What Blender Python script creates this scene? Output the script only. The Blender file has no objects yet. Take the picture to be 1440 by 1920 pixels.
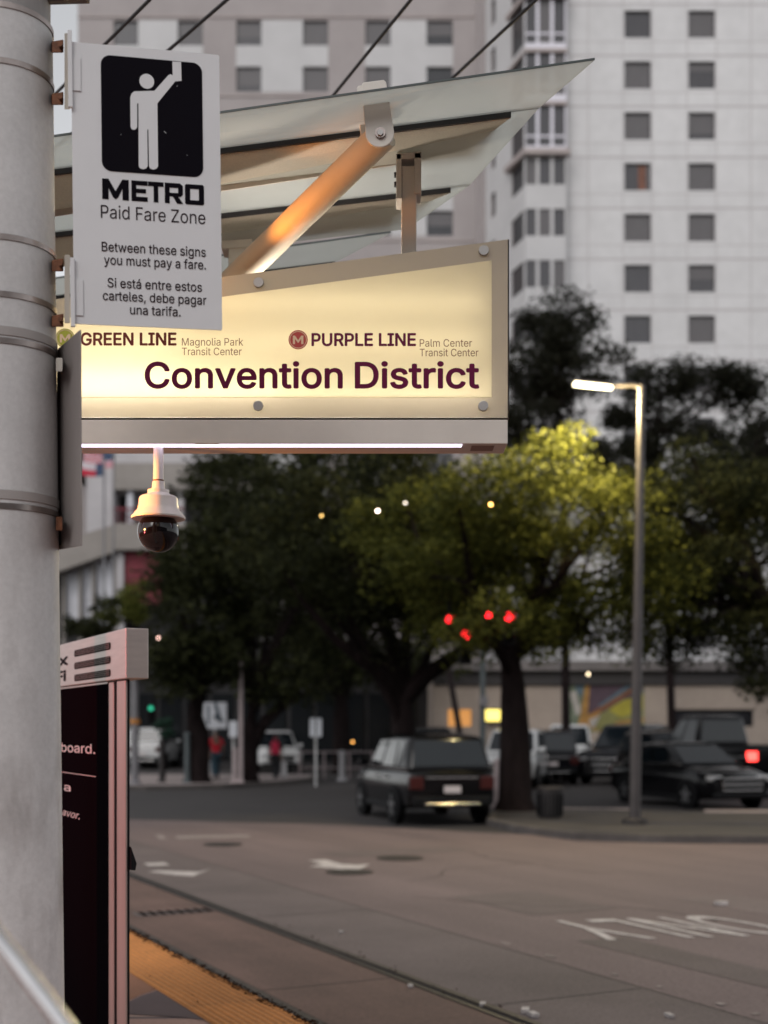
import bpy, bmesh, math, random
import numpy as np
from mathutils import Vector, Matrix, Euler
from mathutils.geometry import delaunay_2d_cdt
R = math.radians
S = bpy.context.scene
COL = S.collection
random.seed(7); RNG = np.random.default_rng(7)

# ------------------------------------------------------------------ camera, sky, sun, exposure
F = 2400.0; HZ = 1365.0; EYE = 1.95          # focal length in photo pixels, horizon row, eye height over the road
cam_d = bpy.data.cameras.new('camera'); cam = bpy.data.objects.new('camera', cam_d); COL.objects.link(cam)
cam.location = (0, 0, EYE); cam.rotation_euler = (R(90), 0, 0)
cam_d.sensor_width = 36; cam_d.lens = 36 * F / 1920; cam_d.shift_y = (HZ - 960) / 1920
cam_d.clip_start = .05; cam_d.clip_end = 2000
cam_d.dof.use_dof = True; cam_d.dof.focus_distance = 4.75; cam_d.dof.aperture_fstop = 1.75
S.camera = cam
SUN_EL, SUN_AZ = 38, 205                     # low sun behind a closed cloud deck, behind the camera
w = bpy.data.worlds.new('World'); S.world = w; w.use_nodes = True
nt = w.node_tree; nt.nodes.clear()
sky = nt.nodes.new('ShaderNodeTexSky'); sky.sky_type = 'NISHITA'; sky.sun_disc = False
sky.sun_elevation = R(SUN_EL); sky.sun_rotation = R(SUN_AZ); sky.dust_density = 1.0; sky.air_density = 1.0
hsv = nt.nodes.new('ShaderNodeHueSaturation'); hsv.inputs['Saturation'].default_value = .10
bg = nt.nodes.new('ShaderNodeBackground'); bg.inputs['Strength'].default_value = .15
wo = nt.nodes.new('ShaderNodeOutputWorld')
nt.links.new(sky.outputs[0], hsv.inputs['Color']); nt.links.new(hsv.outputs[0], bg.inputs['Color']); nt.links.new(bg.outputs[0], wo.inputs[0])
sd = bpy.data.lights.new('sun', 'SUN'); sd.energy = .5; sd.angle = R(25); sd.color = (1, .95, .92)
sun = bpy.data.objects.new('sun', sd); COL.objects.link(sun)
az = R(SUN_AZ); sv = Vector((math.sin(az) * math.cos(R(SUN_EL)), math.cos(az) * math.cos(R(SUN_EL)), math.sin(R(SUN_EL))))
sun.rotation_euler = sv.to_track_quat('Z', 'Y').to_euler(); sun.location = (-20, -40, 40)
S.view_settings.view_transform = 'Standard'; S.view_settings.look = 'None'; S.view_settings.gamma = 1
S.view_settings.exposure = 0.28
S.render.engine = 'CYCLES'; S.cycles.use_denoising = True
S.cycles.max_bounces = 6; S.cycles.diffuse_bounces = 3; S.cycles.transparent_max_bounces = 12
S.cycles.sample_clamp_indirect = 4; S.cycles.caustics_reflective = False; S.cycles.caustics_refractive = False

def P(px, py, Y):                            # a photo pixel at a distance -> a point in the world
    return Vector(((px - 720) / F * Y, Y, EYE + (HZ - py) / F * Y))
def G(px, py, z=0.0):                        # a photo pixel on the ground
    Y = (EYE - z) * F / (py - HZ); return Vector(((px - 720) / F * Y, Y, z))
NV = Vector((.893, .450, 0)); TV = Vector((-.450, .893, 0))   # across and along the tram track
def tr(n, t, z=0): p = NV * n + TV * t; return Vector((p.x, p.y, z))

# ------------------------------------------------------------------ materials
MATS = {}
def node(nt, kind, **kw):
    n = nt.nodes.new(kind)
    for k, v in kw.items(): setattr(n, k, v)
    return n
def mat(name, col, rough=.6, metal=0., noise=None, bump=None, emit=None, strength=0, coat=0, spec=.5, noise2=None, noise3=None):
    if name in MATS: return MATS[name]
    m = bpy.data.materials.new(name); m.use_nodes = True; MATS[name] = m
    nt = m.node_tree; b = nt.nodes['Principled BSDF']
    c = (*col, 1)
    b.inputs['Base Color'].default_value = c; b.inputs['Roughness'].default_value = rough; b.inputs['Metallic'].default_value = metal
    b.inputs['Coat Weight'].default_value = coat; b.inputs['Specular IOR Level'].default_value = spec
    if emit: b.inputs['Emission Color'].default_value = (*emit, 1); b.inputs['Emission Strength'].default_value = strength
    tc = node(nt, 'ShaderNodeTexCoord')
    last = None
    for nz in (noise, noise2, noise3):
        if not nz: continue
        sc, amt = nz[0], nz[1]; stretch = nz[2] if len(nz) > 2 else (1, 1, 1)
        mp = node(nt, 'ShaderNodeMapping'); mp.inputs['Scale'].default_value = stretch
        if len(nz) > 3: mp.vector_type = 'TEXTURE'; mp.inputs['Rotation'].default_value = (0, 0, nz[3]); mp.inputs['Scale'].default_value = tuple(1 / q for q in stretch)
        nt.links.new(tc.outputs['Object'], mp.inputs['Vector'])
        n = node(nt, 'ShaderNodeTexNoise'); n.inputs['Scale'].default_value = sc; n.inputs['Detail'].default_value = 6; n.inputs['Roughness'].default_value = .62
        nt.links.new(mp.outputs[0], n.inputs['Vector'])
        r = node(nt, 'ShaderNodeMapRange'); r.inputs['From Min'].default_value = .3; r.inputs['From Max'].default_value = .7
        r.inputs['To Min'].default_value = 1 - amt; r.inputs['To Max'].default_value = 1 + amt
        nt.links.new(n.outputs['Fac'], r.inputs['Value'])
        mx = node(nt, 'ShaderNodeMix', data_type='RGBA', blend_type='MULTIPLY'); mx.inputs[0].default_value = 1
        if last is None: mx.inputs[6].default_value = c
        else: nt.links.new(last, mx.inputs[6])
        nt.links.new(r.outputs[0], mx.inputs[7]); last = mx.outputs[2]
    if last is not None: nt.links.new(last, b.inputs['Base Color'])
    if bump:
        n = node(nt, 'ShaderNodeTexNoise'); n.inputs['Scale'].default_value = bump[0]; n.inputs['Detail'].default_value = 4
        nt.links.new(tc.outputs['Object'], n.inputs['Vector'])
        bp = node(nt, 'ShaderNodeBump'); bp.inputs['Strength'].default_value = bump[1]; bp.inputs['Distance'].default_value = .01
        nt.links.new(n.outputs['Fac'], bp.inputs['Height']); nt.links.new(bp.outputs[0], b.inputs['Normal'])
    return m
def lines_mat(name, col, linecol, specs, rough=.8, noise=(1.2, .06)):
    """a wall finish with scored joints: specs = [(axis, period, offset, width)] in the wall's own metres"""
    m = mat(name, col, rough, noise=noise, noise2=(.25, .07, (1, 1, .35)))
    nt = m.node_tree; b = nt.nodes['Principled BSDF']
    src = b.inputs['Base Color'].links[0].from_socket
    tc = node(nt, 'ShaderNodeTexCoord'); sp = node(nt, 'ShaderNodeSeparateXYZ'); nt.links.new(tc.outputs['Object'], sp.inputs[0])
    acc = None
    for ax, per, off, wd in specs:
        a = node(nt, 'ShaderNodeMath', operation='SUBTRACT'); nt.links.new(sp.outputs['XYZ'.index(ax)], a.inputs[0]); a.inputs[1].default_value = off
        d = node(nt, 'ShaderNodeMath', operation='DIVIDE'); nt.links.new(a.outputs[0], d.inputs[0]); d.inputs[1].default_value = per
        f = node(nt, 'ShaderNodeMath', operation='FRACT'); nt.links.new(d.outputs[0], f.inputs[0])
        l = node(nt, 'ShaderNodeMath', operation='LESS_THAN'); nt.links.new(f.outputs[0], l.inputs[0]); l.inputs[1].default_value = wd / per
        if acc is None: acc = l.outputs[0]
        else:
            mm = node(nt, 'ShaderNodeMath', operation='MAXIMUM'); nt.links.new(acc, mm.inputs[0]); nt.links.new(l.outputs[0], mm.inputs[1]); acc = mm.outputs[0]
    mx = node(nt, 'ShaderNodeMix', data_type='RGBA'); nt.links.new(acc, mx.inputs[0]); nt.links.new(src, mx.inputs[6]); mx.inputs[7].default_value = (*linecol, 1)
    nt.links.new(mx.outputs[2], b.inputs['Base Color'])
    return m
def leaf_mat(name, dark, light):
    m = bpy.data.materials.new(name); m.use_nodes = True; MATS[name] = m
    nt = m.node_tree; b = nt.nodes['Principled BSDF']; b.inputs['Roughness'].default_value = .6; b.inputs['Specular IOR Level'].default_value = .06
    g = node(nt, 'ShaderNodeNewGeometry'); rp = node(nt, 'ShaderNodeValToRGB')
    rp.color_ramp.elements[0].color = (*dark, 1); rp.color_ramp.elements[1].color = (*light, 1)
    nt.links.new(g.outputs['Random Per Island'], rp.inputs[0]); nt.links.new(rp.outputs[0], b.inputs['Base Color'])
    t = node(nt, 'ShaderNodeBsdfTranslucent'); nt.links.new(rp.outputs[0], t.inputs[0])
    ms = node(nt, 'ShaderNodeMixShader'); ms.inputs[0].default_value = .25
    nt.links.new(b.outputs[0], ms.inputs[1]); nt.links.new(t.outputs[0], ms.inputs[2]); nt.links.new(ms.outputs[0], nt.nodes['Material Output'].inputs[0])
    return m
def glow(name, col, strength):
    m = bpy.data.materials.new(name); m.use_nodes = True; MATS[name] = m
    nt = m.node_tree; b = nt.nodes['Principled BSDF']; b.inputs['Base Color'].default_value = (.02, .02, .02, 1)
    b.inputs['Emission Color'].default_value = (*col, 1); b.inputs['Emission Strength'].default_value = strength
    return m
def shader_mix_mat(name, parts):
    """parts: (kind, colour, weight) list of two shaders"""
    m = bpy.data.materials.new(name); m.use_nodes = True; MATS[name] = m
    nt = m.node_tree; nt.nodes.remove(nt.nodes['Principled BSDF'])
    ns = []
    for kind, col, extra in parts:
        n = nt.nodes.new(kind); n.inputs['Color'].default_value = (*col, 1)
        if 'Roughness' in n.inputs and extra is not None: n.inputs['Roughness'].default_value = extra
        ns.append(n)
    return m, nt, ns

ASPHALT = mat('road_concrete', (.140, .103, .101), .85, noise=(1.1, .16, (1, .07, 1), R(26.7)), noise2=(28, .30), noise3=(.28, .14), bump=(60, .5))
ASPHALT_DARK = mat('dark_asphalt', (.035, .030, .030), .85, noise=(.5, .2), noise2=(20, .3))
TRACKBED = mat('trackbed_concrete', (.118, .070, .059), .85, noise3=(1.6, .2, (1, .1, 1), R(26.7)), noise=(.8, .22), noise2=(25, .25), bump=(50, .4))
TRACKMID = mat('trackbed_grey', (.118, .092, .090), .85, noise=(.7, .2), noise2=(30, .25), bump=(50, .4))
WALK = mat('sidewalk_concrete', (.30, .25, .24), .85, noise=(.7, .2), noise2=(14, .12))
WALK_DARK = mat('dark_paving', (.042, .036, .034), .85, noise=(.8, .3), noise2=(14, .2))
KERB = mat('kerb_concrete', (.08, .07, .066), .85, noise=(2, .3))
PAINT = mat('road_paint', (.46, .42, .41), .75, noise=(7, .35), noise2=(40, .25))
PAINT_FAINT = mat('worn_road_paint', (.25, .21, .20), .8, noise=(5, .35), noise2=(40, .25))
IRON = mat('cast_iron', (.045, .04, .04), .6, .4, noise=(20, .3))
RUST = mat('rail_gap', (.018, .013, .012), .8, noise=(20, .4))
RAILTOP = mat('rail_steel', (.055, .046, .043), .7, .3, noise=(10, .2))
TACTILE = mat('tactile_orange', (.62, .25, .066), .75, noise=(1.6, .18), noise2=(30, .15)); GRIME = mat('tactile_grime', (.47, .18, .048), .8, noise=(2, .25), noise2=(40, .2))
GALV = mat('pole_paint', (.57, .57, .57), .55, .0, noise=(2.6, .10), noise2=(6, .09, (1, 1, .14)), noise3=(60, .07), bump=(9, .12))
nt = GALV.node_tree; bs = nt.nodes['Principled BSDF']; src = bs.inputs['Base Color'].links[0].from_socket      # grime and scuffs on the lower part of the pole
tc = node(nt, 'ShaderNodeTexCoord'); mp_ = node(nt, 'ShaderNodeMapping'); mp_.inputs['Scale'].default_value = (1, 1, .35); nz = node(nt, 'ShaderNodeTexNoise'); nz.inputs['Scale'].default_value = 7; nz.inputs['Detail'].default_value = 5
nt.links.new(tc.outputs['Object'], mp_.inputs[0]); nt.links.new(mp_.outputs[0], nz.inputs['Vector'])
r1 = node(nt, 'ShaderNodeMapRange'); r1.inputs[1].default_value = .50; r1.inputs[2].default_value = .72; nt.links.new(nz.outputs['Fac'], r1.inputs[0])
sp_ = node(nt, 'ShaderNodeSeparateXYZ'); nt.links.new(tc.outputs['Object'], sp_.inputs[0]); r2 = node(nt, 'ShaderNodeMapRange'); r2.inputs[1].default_value = 2.3; r2.inputs[2].default_value = 1.5; r2.inputs[3].default_value = .10; r2.inputs[4].default_value = .62; nt.links.new(sp_.outputs[2], r2.inputs[0])
mu = node(nt, 'ShaderNodeMath', operation='MULTIPLY'); nt.links.new(r1.outputs[0], mu.inputs[0]); nt.links.new(r2.outputs[0], mu.inputs[1])
mx = node(nt, 'ShaderNodeMix', data_type='RGBA'); nt.links.new(mu.outputs[0], mx.inputs[0]); nt.links.new(src, mx.inputs[6]); mx.inputs[7].default_value = (.19, .165, .155, 1); nt.links.new(mx.outputs[2], bs.inputs['Base Color'])
STEELBAND = mat('steel_band', (.34, .29, .27), .30, 1, noise=(14, .25))
RUSTY = mat('rusty_clip', (.12, .045, .02), .6, .5, noise=(40, .5))
SIGNWHITE = mat('sign_white', (.69, .70, .715), .45, noise=(3, .03))
SIGNBACK = mat('sign_back_metal', (.235, .21, .20), .6, .1, noise=(3, .12, (1, 1, .3)))
INK = mat('sign_ink', (.006, .005, .008), .6, spec=.03)
INKGREY = mat('sign_ink_grey', (.025, .016, .02), .6, spec=.05)
CANOPYPAINT = mat('canopy_paint', (.52, .49, .44), .42, .1, noise=(5, .06), bump=(30, .06))
STRUTPAINT = mat('strut_paint', (.52, .46, .36), .62, 0., noise=(6, .08))
SOFFIT0 = mat('perforated_soffit', (.58, .53, .46), .55, .2, noise=(110, .22), bump=(160, .35))
SOFFIT = MATS['perforated_soffit']; nt = SOFFIT.node_tree; t_ = node(nt, 'ShaderNodeBsdfTranslucent'); t_.inputs[0].default_value = (.80, .74, .64, 1)
ms_ = node(nt, 'ShaderNodeMixShader'); ms_.inputs[0].default_value = .55; nt.links.new(nt.nodes['Principled BSDF'].outputs[0], ms_.inputs[1]); nt.links.new(t_.outputs[0], ms_.inputs[2]); nt.links.new(ms_.outputs[0], nt.nodes['Material Output'].inputs[0])
DARKRUB = mat('black_gasket', (.014, .012, .014), .6)
BOLT = mat('bolt_steel', (.40, .39, .38), .45, .6)
TRAY = mat('tray_aluminium', (.62, .58, .53), .5, .15, noise=(5, .05))
STEEL = mat('brushed_steel', (.52, .47, .44), .42, .85, noise=(5, .07, (1, 1, 12)), bump=(120, .06))
STEEL2 = mat('brushed_steel_frame', (.45, .38, .35), .45, .8, noise=(6, .12, (1, 1, .2)))
BLACKPANEL = mat('black_panel', (.004, .003, .004), .5, spec=.0)
LETTERGREY = mat('letter_grey', (.50, .52, .50), .6)
DARKSLOT = mat('speaker_dark', (.004, .003, .003), .7, spec=0.)
CAMWHITE = mat('camera_housing', (.62, .58, .55), .4, noise=(20, .04))
DOMEGLASS = mat('dome_black', (.004, .003, .004), .07, coat=.2, spec=.35)
BARK = mat('bark', (.013, .009, .009), .9, spec=.08, noise=(6, .45, (1, 1, .3)), bump=(14, .8))
TYRE = mat('tyre', (.008, .008, .009), .8, spec=.1)
RIM = mat('rim', (.30, .30, .31), .3, .9)
CARBLACK = mat('car_paint_black', (.004, .004, .005), .16, 0, coat=.15, spec=.22)
CARNAVY = mat('car_paint_charcoal', (.008, .008, .010), .2, .0, coat=.2, spec=.25)
CARWHITE = mat('car_paint_white', (.62, .62, .62), .3, 0, coat=1.)
CARSILVER = mat('car_paint_silver', (.40, .41, .42), .3, .5, coat=1.)
CARGLASS = mat('car_glass', (.006, .009, .012), .05, coat=.0, spec=.6)
CHROME = mat('chrome', (.72, .70, .69), .16, 1)
PLASTIC = mat('black_plastic', (.008, .008, .009), .6, spec=.12)
TAILRED = mat('tail_red', (.045, .006, .005), .3, coat=.1)
LAMPGLASS = mat('headlight_glass', (.45, .45, .46), .12, .3, coat=1)
PLATEW = mat('plate_white', (.55, .50, .50), .5)
LAMPPOST = mat('lamp_post_paint', (.075, .066, .066), .45, .3, noise=(3, .15))

# ------------------------------------------------------------------ mesh helpers
WM = {}                                      # world matrix of each object that carries children
class MB:
    def __init__(s): s.v = []; s.f = []; s.m = []; s.cur = 0
    def face(s, pts):
        i = len(s.v); s.v += [tuple(p) for p in pts]; s.f.append(tuple(range(i, i + len(pts)))); s.m.append(s.cur); return s
    def add(s, vs, fs):
        i = len(s.v); s.v += [tuple(p) for p in vs]; s.f += [tuple(i + k for k in f) for f in fs]; s.m += [s.cur] * len(fs); return s
    def hexa(s, a, b):                       # two quads (each four points, same winding) joined
        return s.add(list(a) + list(b), [(3, 2, 1, 0), (4, 5, 6, 7), (0, 1, 5, 4), (1, 2, 6, 5), (2, 3, 7, 6), (3, 0, 4, 7)])
    def box(s, x0, x1, y0, y1, z0, z1, M=None):
        a = [Vector(p) for p in ((x0, y0, z0), (x1, y0, z0), (x1, y1, z0), (x0, y1, z0))]
        b = [Vector(p) for p in ((x0, y0, z1), (x1, y0, z1), (x1, y1, z1), (x0, y1, z1))]
        if M is not None: a = [M @ p for p in a]; b = [M @ p for p in b]
        return s.hexa(a, b)
    def prism(s, pts, d):                    # polygon pushed along d
        n = len(pts); d = Vector(d); q = [Vector(p) + d for p in pts]
        return s.add([*pts, *q], [tuple(range(n))[::-1], tuple(range(n, 2 * n))] + [(i, (i + 1) % n, n + (i + 1) % n, n + i) for i in range(n)])
    def tube(s, pts, rad, n=12, caps=True):
        pts = [Vector(p) for p in pts]
        if not hasattr(rad, '__len__'): rad = [rad] * len(pts)
        i0 = len(s.v); up = None
        for k, p in enumerate(pts):
            d = (pts[min(k + 1, len(pts) - 1)] - pts[max(k - 1, 0)]).normalized()
            if up is None: up = d.orthogonal().normalized()
            else:
                up = (up - d * up.dot(d)); up = up.normalized() if up.length > 1e-6 else d.orthogonal().normalized()
            sd_ = d.cross(up)
            for j in range(n):
                a = 2 * math.pi * j / n; s.v.append(tuple(p + (up * math.cos(a) + sd_ * math.sin(a)) * rad[k]))
        for k in range(len(pts) - 1):
            for j in range(n):
                a = i0 + k * n + j; b = i0 + k * n + (j + 1) % n
                s.f.append((a, b, b + n, a + n)); s.m.append(s.cur)
        if caps:
            s.f.append(tuple(i0 + j for j in range(n))[::-1]); s.m.append(s.cur)
            e = i0 + (len(pts) - 1) * n; s.f.append(tuple(e + j for j in range(n))); s.m.append(s.cur)
        return s
    def lathe(s, prof, n=24, o=(0, 0, 0)):   # prof: (r, z) list turned about a vertical axis
        o = Vector(o)
        i0 = len(s.v)
        for r, z in prof:
            for j in range(n):
                a = 2 * math.pi * j / n; s.v.append((o.x + r * math.cos(a), o.y + r * math.sin(a), o.z + z))
        for k in range(len(prof) - 1):
            for j in range(n):
                a = i0 + k * n + j; b = i0 + k * n + (j + 1) % n
                s.f.append((a, b, b + n, a + n)); s.m.append(s.cur)
        s.f.append(tuple(i0 + j for j in range(n))[::-1]); s.m.append(s.cur)
        e = i0 + (len(prof) - 1) * n; s.f.append(tuple(e + j for j in range(n))); s.m.append(s.cur)
        return s
    def disc(s, c, r, nrm, depth=.004, n=24):
        c = Vector(c); nrm = Vector(nrm).normalized(); return s.tube([c - nrm * depth / 2, c + nrm * depth / 2], r, n)
    def build(s, name, m, parent=None, smooth=False, bevel=0, kind=None, local=False, segs=2):
        me = bpy.data.meshes.new(name); o = bpy.data.objects.new(name, me); COL.objects.link(o)
        vs = np.array(s.v, dtype=float).reshape(-1, 3)
        if parent is not None:
            W = WM.get(parent.name, Matrix.Identity(4)); o.parent = parent; WM[o.name] = W
            if not local: I = np.array(W.inverted()); vs = vs @ I[:3, :3].T + I[:3, 3]
        elif not local:
            lo, hi = vs.min(0), vs.max(0); b = Vector(((lo[0] + hi[0]) / 2, (lo[1] + hi[1]) / 2, lo[2]))
            o.location = b; vs = vs - np.array(b); WM[o.name] = Matrix.Translation(b)
        else: WM[o.name] = Matrix.Identity(4)
        me.from_pydata(vs.tolist(), [], s.f)
        for x in (m if isinstance(m, (list, tuple)) else [m]): me.materials.append(x)
        if any(s.m): me.polygons.foreach_set('material_index', s.m)
        bm = bmesh.new(); bm.from_mesh(me)
        bmesh.ops.recalc_face_normals(bm, faces=bm.faces); bm.to_mesh(me); bm.free()
        if smooth:
            me.polygons.foreach_set('use_smooth', [True] * len(me.polygons)); me.set_sharp_from_angle(angle=R(smooth if smooth > 1 else 40))
        if bevel:
            b = o.modifiers.new('bevel', 'BEVEL'); b.width = bevel; b.segments = segs; b.limit_method = 'ANGLE'; b.angle_limit = R(40)
        if kind: o['kind'] = kind
        return o
def tag(o, label=None, cat=None, group=None, kind=None):
    if label: o['label'] = label
    if cat: o['category'] = cat
    if group: o['group'] = group
    if kind: o['kind'] = kind
    return o
def empty(name, loc, rz=0, label=None, cat=None, group=None):
    o = bpy.data.objects.new(name, None); COL.objects.link(o); o.location = loc; o.rotation_euler = (0, 0, rz); o.empty_display_size = .2
    WM[o.name] = Matrix.Translation(Vector(loc)) @ Matrix.Rotation(rz, 4, 'Z'); return tag(o, label, cat, group)
def copy_tree(src, loc=None, rz=None, parent=None):
    c = src.copy(); COL.objects.link(c)
    if parent is not None: c.parent = parent
    if loc is not None: c.location = loc
    if rz is not None: c.rotation_euler = (0, 0, rz)
    for ch in list(src.children): copy_tree(ch, parent=c)
    return c
def struct(mb, name, m, **kw): return mb.build(name, m, kind='structure', **kw)
def light(name, kind, loc, energy, col, parent, size=.1, target=None, spot=None):
    d = bpy.data.lights.new(name, kind); d.energy = energy; d.color = col
    if kind == 'AREA': d.size = size
    else: d.shadow_soft_size = size
    if spot: d.spot_size = R(spot); d.spot_blend = .6
    o = bpy.data.objects.new(name, d); COL.objects.link(o); o.parent = parent
    W = WM[parent.name]; o.location = W.inverted() @ Vector(loc)
    if target is not None: o.rotation_euler = (W.inverted().to_3x3() @ (Vector(loc) - Vector(target))).to_track_quat('Z', 'Y').to_euler()
    return o
try: FONT = bpy.data.fonts.load(bpy.utils.system_resource('DATAFILES') + '/fonts/Inter.woff2')   # Blender's own interface font
except Exception: FONT = None
def lettering(name, body, parent, m, at, x0, x1, base, cap, bold=0., shear=0., up=-1):
    """text as a mesh; at(x, y) maps sign coordinates (y downwards) to the world; x0..x1 the width, cap the capital height"""
    def mesh(t):                             # the glyph outlines, filled here with a constrained triangulation
        c = bpy.data.curves.new('t', 'FONT'); c.body = t; c.fill_mode = 'NONE'
        if FONT: c.font = FONT
        c.shear = shear; c.resolution_u = 5
        o = bpy.data.objects.new('t', c); me = bpy.data.meshes.new_from_object(o)
        bm = bmesh.new(); bm.from_mesh(me); bmesh.ops.remove_doubles(bm, verts=bm.verts, dist=2e-4)
        seen = set(); loops = []; co = []
        for e0 in bm.edges:
            if e0 in seen: continue
            loop = []; v = e0.verts[0]; e = e0
            while e is not None and e not in seen:
                seen.add(e); loop.append(v); v = e.other_vert(v); e = next((x for x in v.link_edges if x not in seen), None)
            if len(loop) > 2:
                i = len(co); co += [p.co.xy.copy() for p in loop]; loops.append(list(range(i, len(co))))
        bm.free()
        vo, _, fo, *_ = delaunay_2d_cdt(co, [(l[k], l[(k + 1) % len(l)]) for l in loops for k in range(len(l))], [], 0, 1e-5)
        pv = np.array([(p.x, p.y) for p in vo]); ct = np.array([pv[list(q)].mean(0) for q in fo]); wn = np.zeros(len(ct))
        for l in loops:                      # keep the triangles with a non-zero winding number
            a = np.array([co[k][:] for k in l]); b_ = np.roll(a, -1, 0)
            cr = (b_[None, :, 0] - a[None, :, 0]) * (ct[:, None, 1] - a[None, :, 1]) - (ct[:, None, 0] - a[None, :, 0]) * (b_[None, :, 1] - a[None, :, 1])
            upw = (a[None, :, 1] <= ct[:, None, 1]) & (b_[None, :, 1] > ct[:, None, 1]) & (cr > 0); dnw = (a[None, :, 1] > ct[:, None, 1]) & (b_[None, :, 1] <= ct[:, None, 1]) & (cr < 0)
            wn += upw.sum(1) - dnw.sum(1)
        fo = [q for q, k in zip(fo, wn) if k != 0]
        bpy.data.objects.remove(o); bpy.data.curves.remove(c); bpy.data.meshes.remove(me)
        return np.array([(p.x, p.y, 0) for p in vo]), [tuple(q) for q in fo]
    v, f = mesh(body); h, _ = mesh('H'); ch = h[:, 1].max() - h[:, 1].min()
    lo, hi = v[:, 0].min(), v[:, 0].max(); b = MB()
    A0 = Vector(at(x0, base)); ex = Vector(at(x0 + .01 * (x1 - x0), base)) - A0; ey = Vector(at(x0, base + up * .01 * cap)) - A0
    nrm = ex.cross(ey).normalized()          # faces the reader
    shifts = [(0, 0)] + ([(bold * math.cos(k * math.pi / 4), bold * math.sin(k * math.pi / 4)) for k in range(8)] if bold > 0 else [])
    for k, (dx, dy) in enumerate(shifts):    # heavier weights: the same outline laid again a hair to each side
        b.add([Vector(at(x0 + (p[0] + dx - lo) / (hi - lo) * (x1 - x0), base + up * (p[1] + dy) / ch * cap)) + nrm * (.00006 * k) for p in v], f)
    return b.build(name, m, parent)
def flat(b, at, pts): return b.face([at(x, y) for x, y in pts])
def roundrect(x0, x1, y0, y1, r, n=6):
    out = []
    for cx, cy, a0 in ((x1 - r, y0 + r, -90), (x1 - r, y1 - r, 0), (x0 + r, y1 - r, 90), (x0 + r, y0 + r, 180)):
        for k in range(n + 1):
            a = R(a0 + 90 * k / n); out.append((cx + r * math.cos(a), cy + r * math.sin(a)))
    return out
def circ(cx, cy, r, n=28): return [(cx + r * math.cos(2 * math.pi * k / n), cy + r * math.sin(2 * math.pi * k / n)) for k in range(n)]

# ------------------------------------------------------------------ the ground, track, road, platform
def sheet(pts, z): return MB().face([(p[0], p[1], z) for p in pts])
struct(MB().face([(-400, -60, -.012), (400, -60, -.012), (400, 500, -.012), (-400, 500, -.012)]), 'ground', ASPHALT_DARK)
PE = 2.76; PZ = .36                                           # platform edge (across the track) and height
RAIL_N = 4.65; LANE_N = 6.17
# road surface: from the track to the far edge of the crossing, whose far border runs across the picture
far = [G(-400, 1512), G(230, 1536), G(640, 1546), G(930, 1562)]
struct(sheet([tr(LANE_N - .12, -30), tr(60, -30), (90, 21.6), (7.2, 21.6), *[(p.x, p.y) for p in far[::-1]], tr(LANE_N - .12, 60)], -.006), 'road', ASPHALT)
struct(sheet([tr(PE - .3, -30), tr(RAIL_N - .09, -30), tr(RAIL_N - .09, 90), tr(PE - .3, 90)], -.004), 'trackbed', TRACKBED)
struct(sheet([tr(RAIL_N + .09, -30), tr(LANE_N - .10, -30), tr(LANE_N - .10, 90), tr(RAIL_N + .09, 90)], -.004), 'track_shoulder', TRACKMID)
def rail(n):
    g = MB(); g.face([tr(n - .09, -30, -.002), tr(n + .09, -30, -.002), tr(n + .09, 90, -.002), tr(n - .09, 90, -.002)])
    o = tag(g.build('tram_rail', RUST), cat='rail', group='rails of the tram track')
    h = MB(); h.hexa([tr(n + .000, -30, -.001), tr(n + .055, -30, -.001), tr(n + .055, 90, -.001), tr(n + .000, 90, -.001)],
                     [tr(n + .000, -30, .012), tr(n + .055, -30, .012), tr(n + .055, 90, .012), tr(n + .000, 90, .012)])
    h.build('railhead', RAILTOP, o)
    k = MB(); k.hexa([tr(n - .085, -30, -.001), tr(n - .055, -30, -.001), tr(n - .055, 90, -.001), tr(n - .085, 90, -.001)],
                     [tr(n - .085, -30, .004), tr(n - .055, -30, .004), tr(n - .055, 90, .004), tr(n - .085, 90, .004)])
    k.build('rail_flange', IRON, o)
    return o
rail(RAIL_N)['label'] = 'far steel tram rail set in a dark groove across the road'
rail(PE + .62)['label'] = 'near tram rail close below the yellow platform edge'
# joints across the track bed
b = MB()
for t in (4.2, 8.9, 13.6, 18.3, 23): b.face([tr(PE, t, -.0015), tr(RAIL_N - .1, t, -.0015), tr(RAIL_N - .1, t + .015, -.0015), tr(PE, t + .015, -.0015)])
for t in (3, 7.7, 12.4, 17.1, 22): b.face([tr(RAIL_N + .1, t, -.0015), tr(LANE_N - .13, t, -.0015), tr(LANE_N - .13, t + .015, -.0015), tr(RAIL_N + .1, t + .015, -.0015)])
struct(b, 'concrete_joint', mat('joint_filler', (.06, .048, .045), .9))
# lane edge: a dark seam and broken, worn white dashes
struct(MB().face([tr(LANE_N - .11, -20, -.002), tr(LANE_N - .09, -20, -.002), tr(LANE_N - .09, 60, -.002), tr(LANE_N - .11, 60, -.002)]), 'road_seam', MATS['joint_filler'])
b = MB(); t = 3.2
while t < 10.5:
    L = random.choice((.05, .08, .14, .38)) ; wv = random.uniform(.04, .08)
    b.face([tr(LANE_N, t, .001), tr(LANE_N + wv, t + .01, .001), tr(LANE_N + wv * .9, t + L, .001), tr(LANE_N + .01, t + L, .001)])
    t += L + random.uniform(.2, .9)
struct(b, 'lane_marking', PAINT_FAINT)
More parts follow.
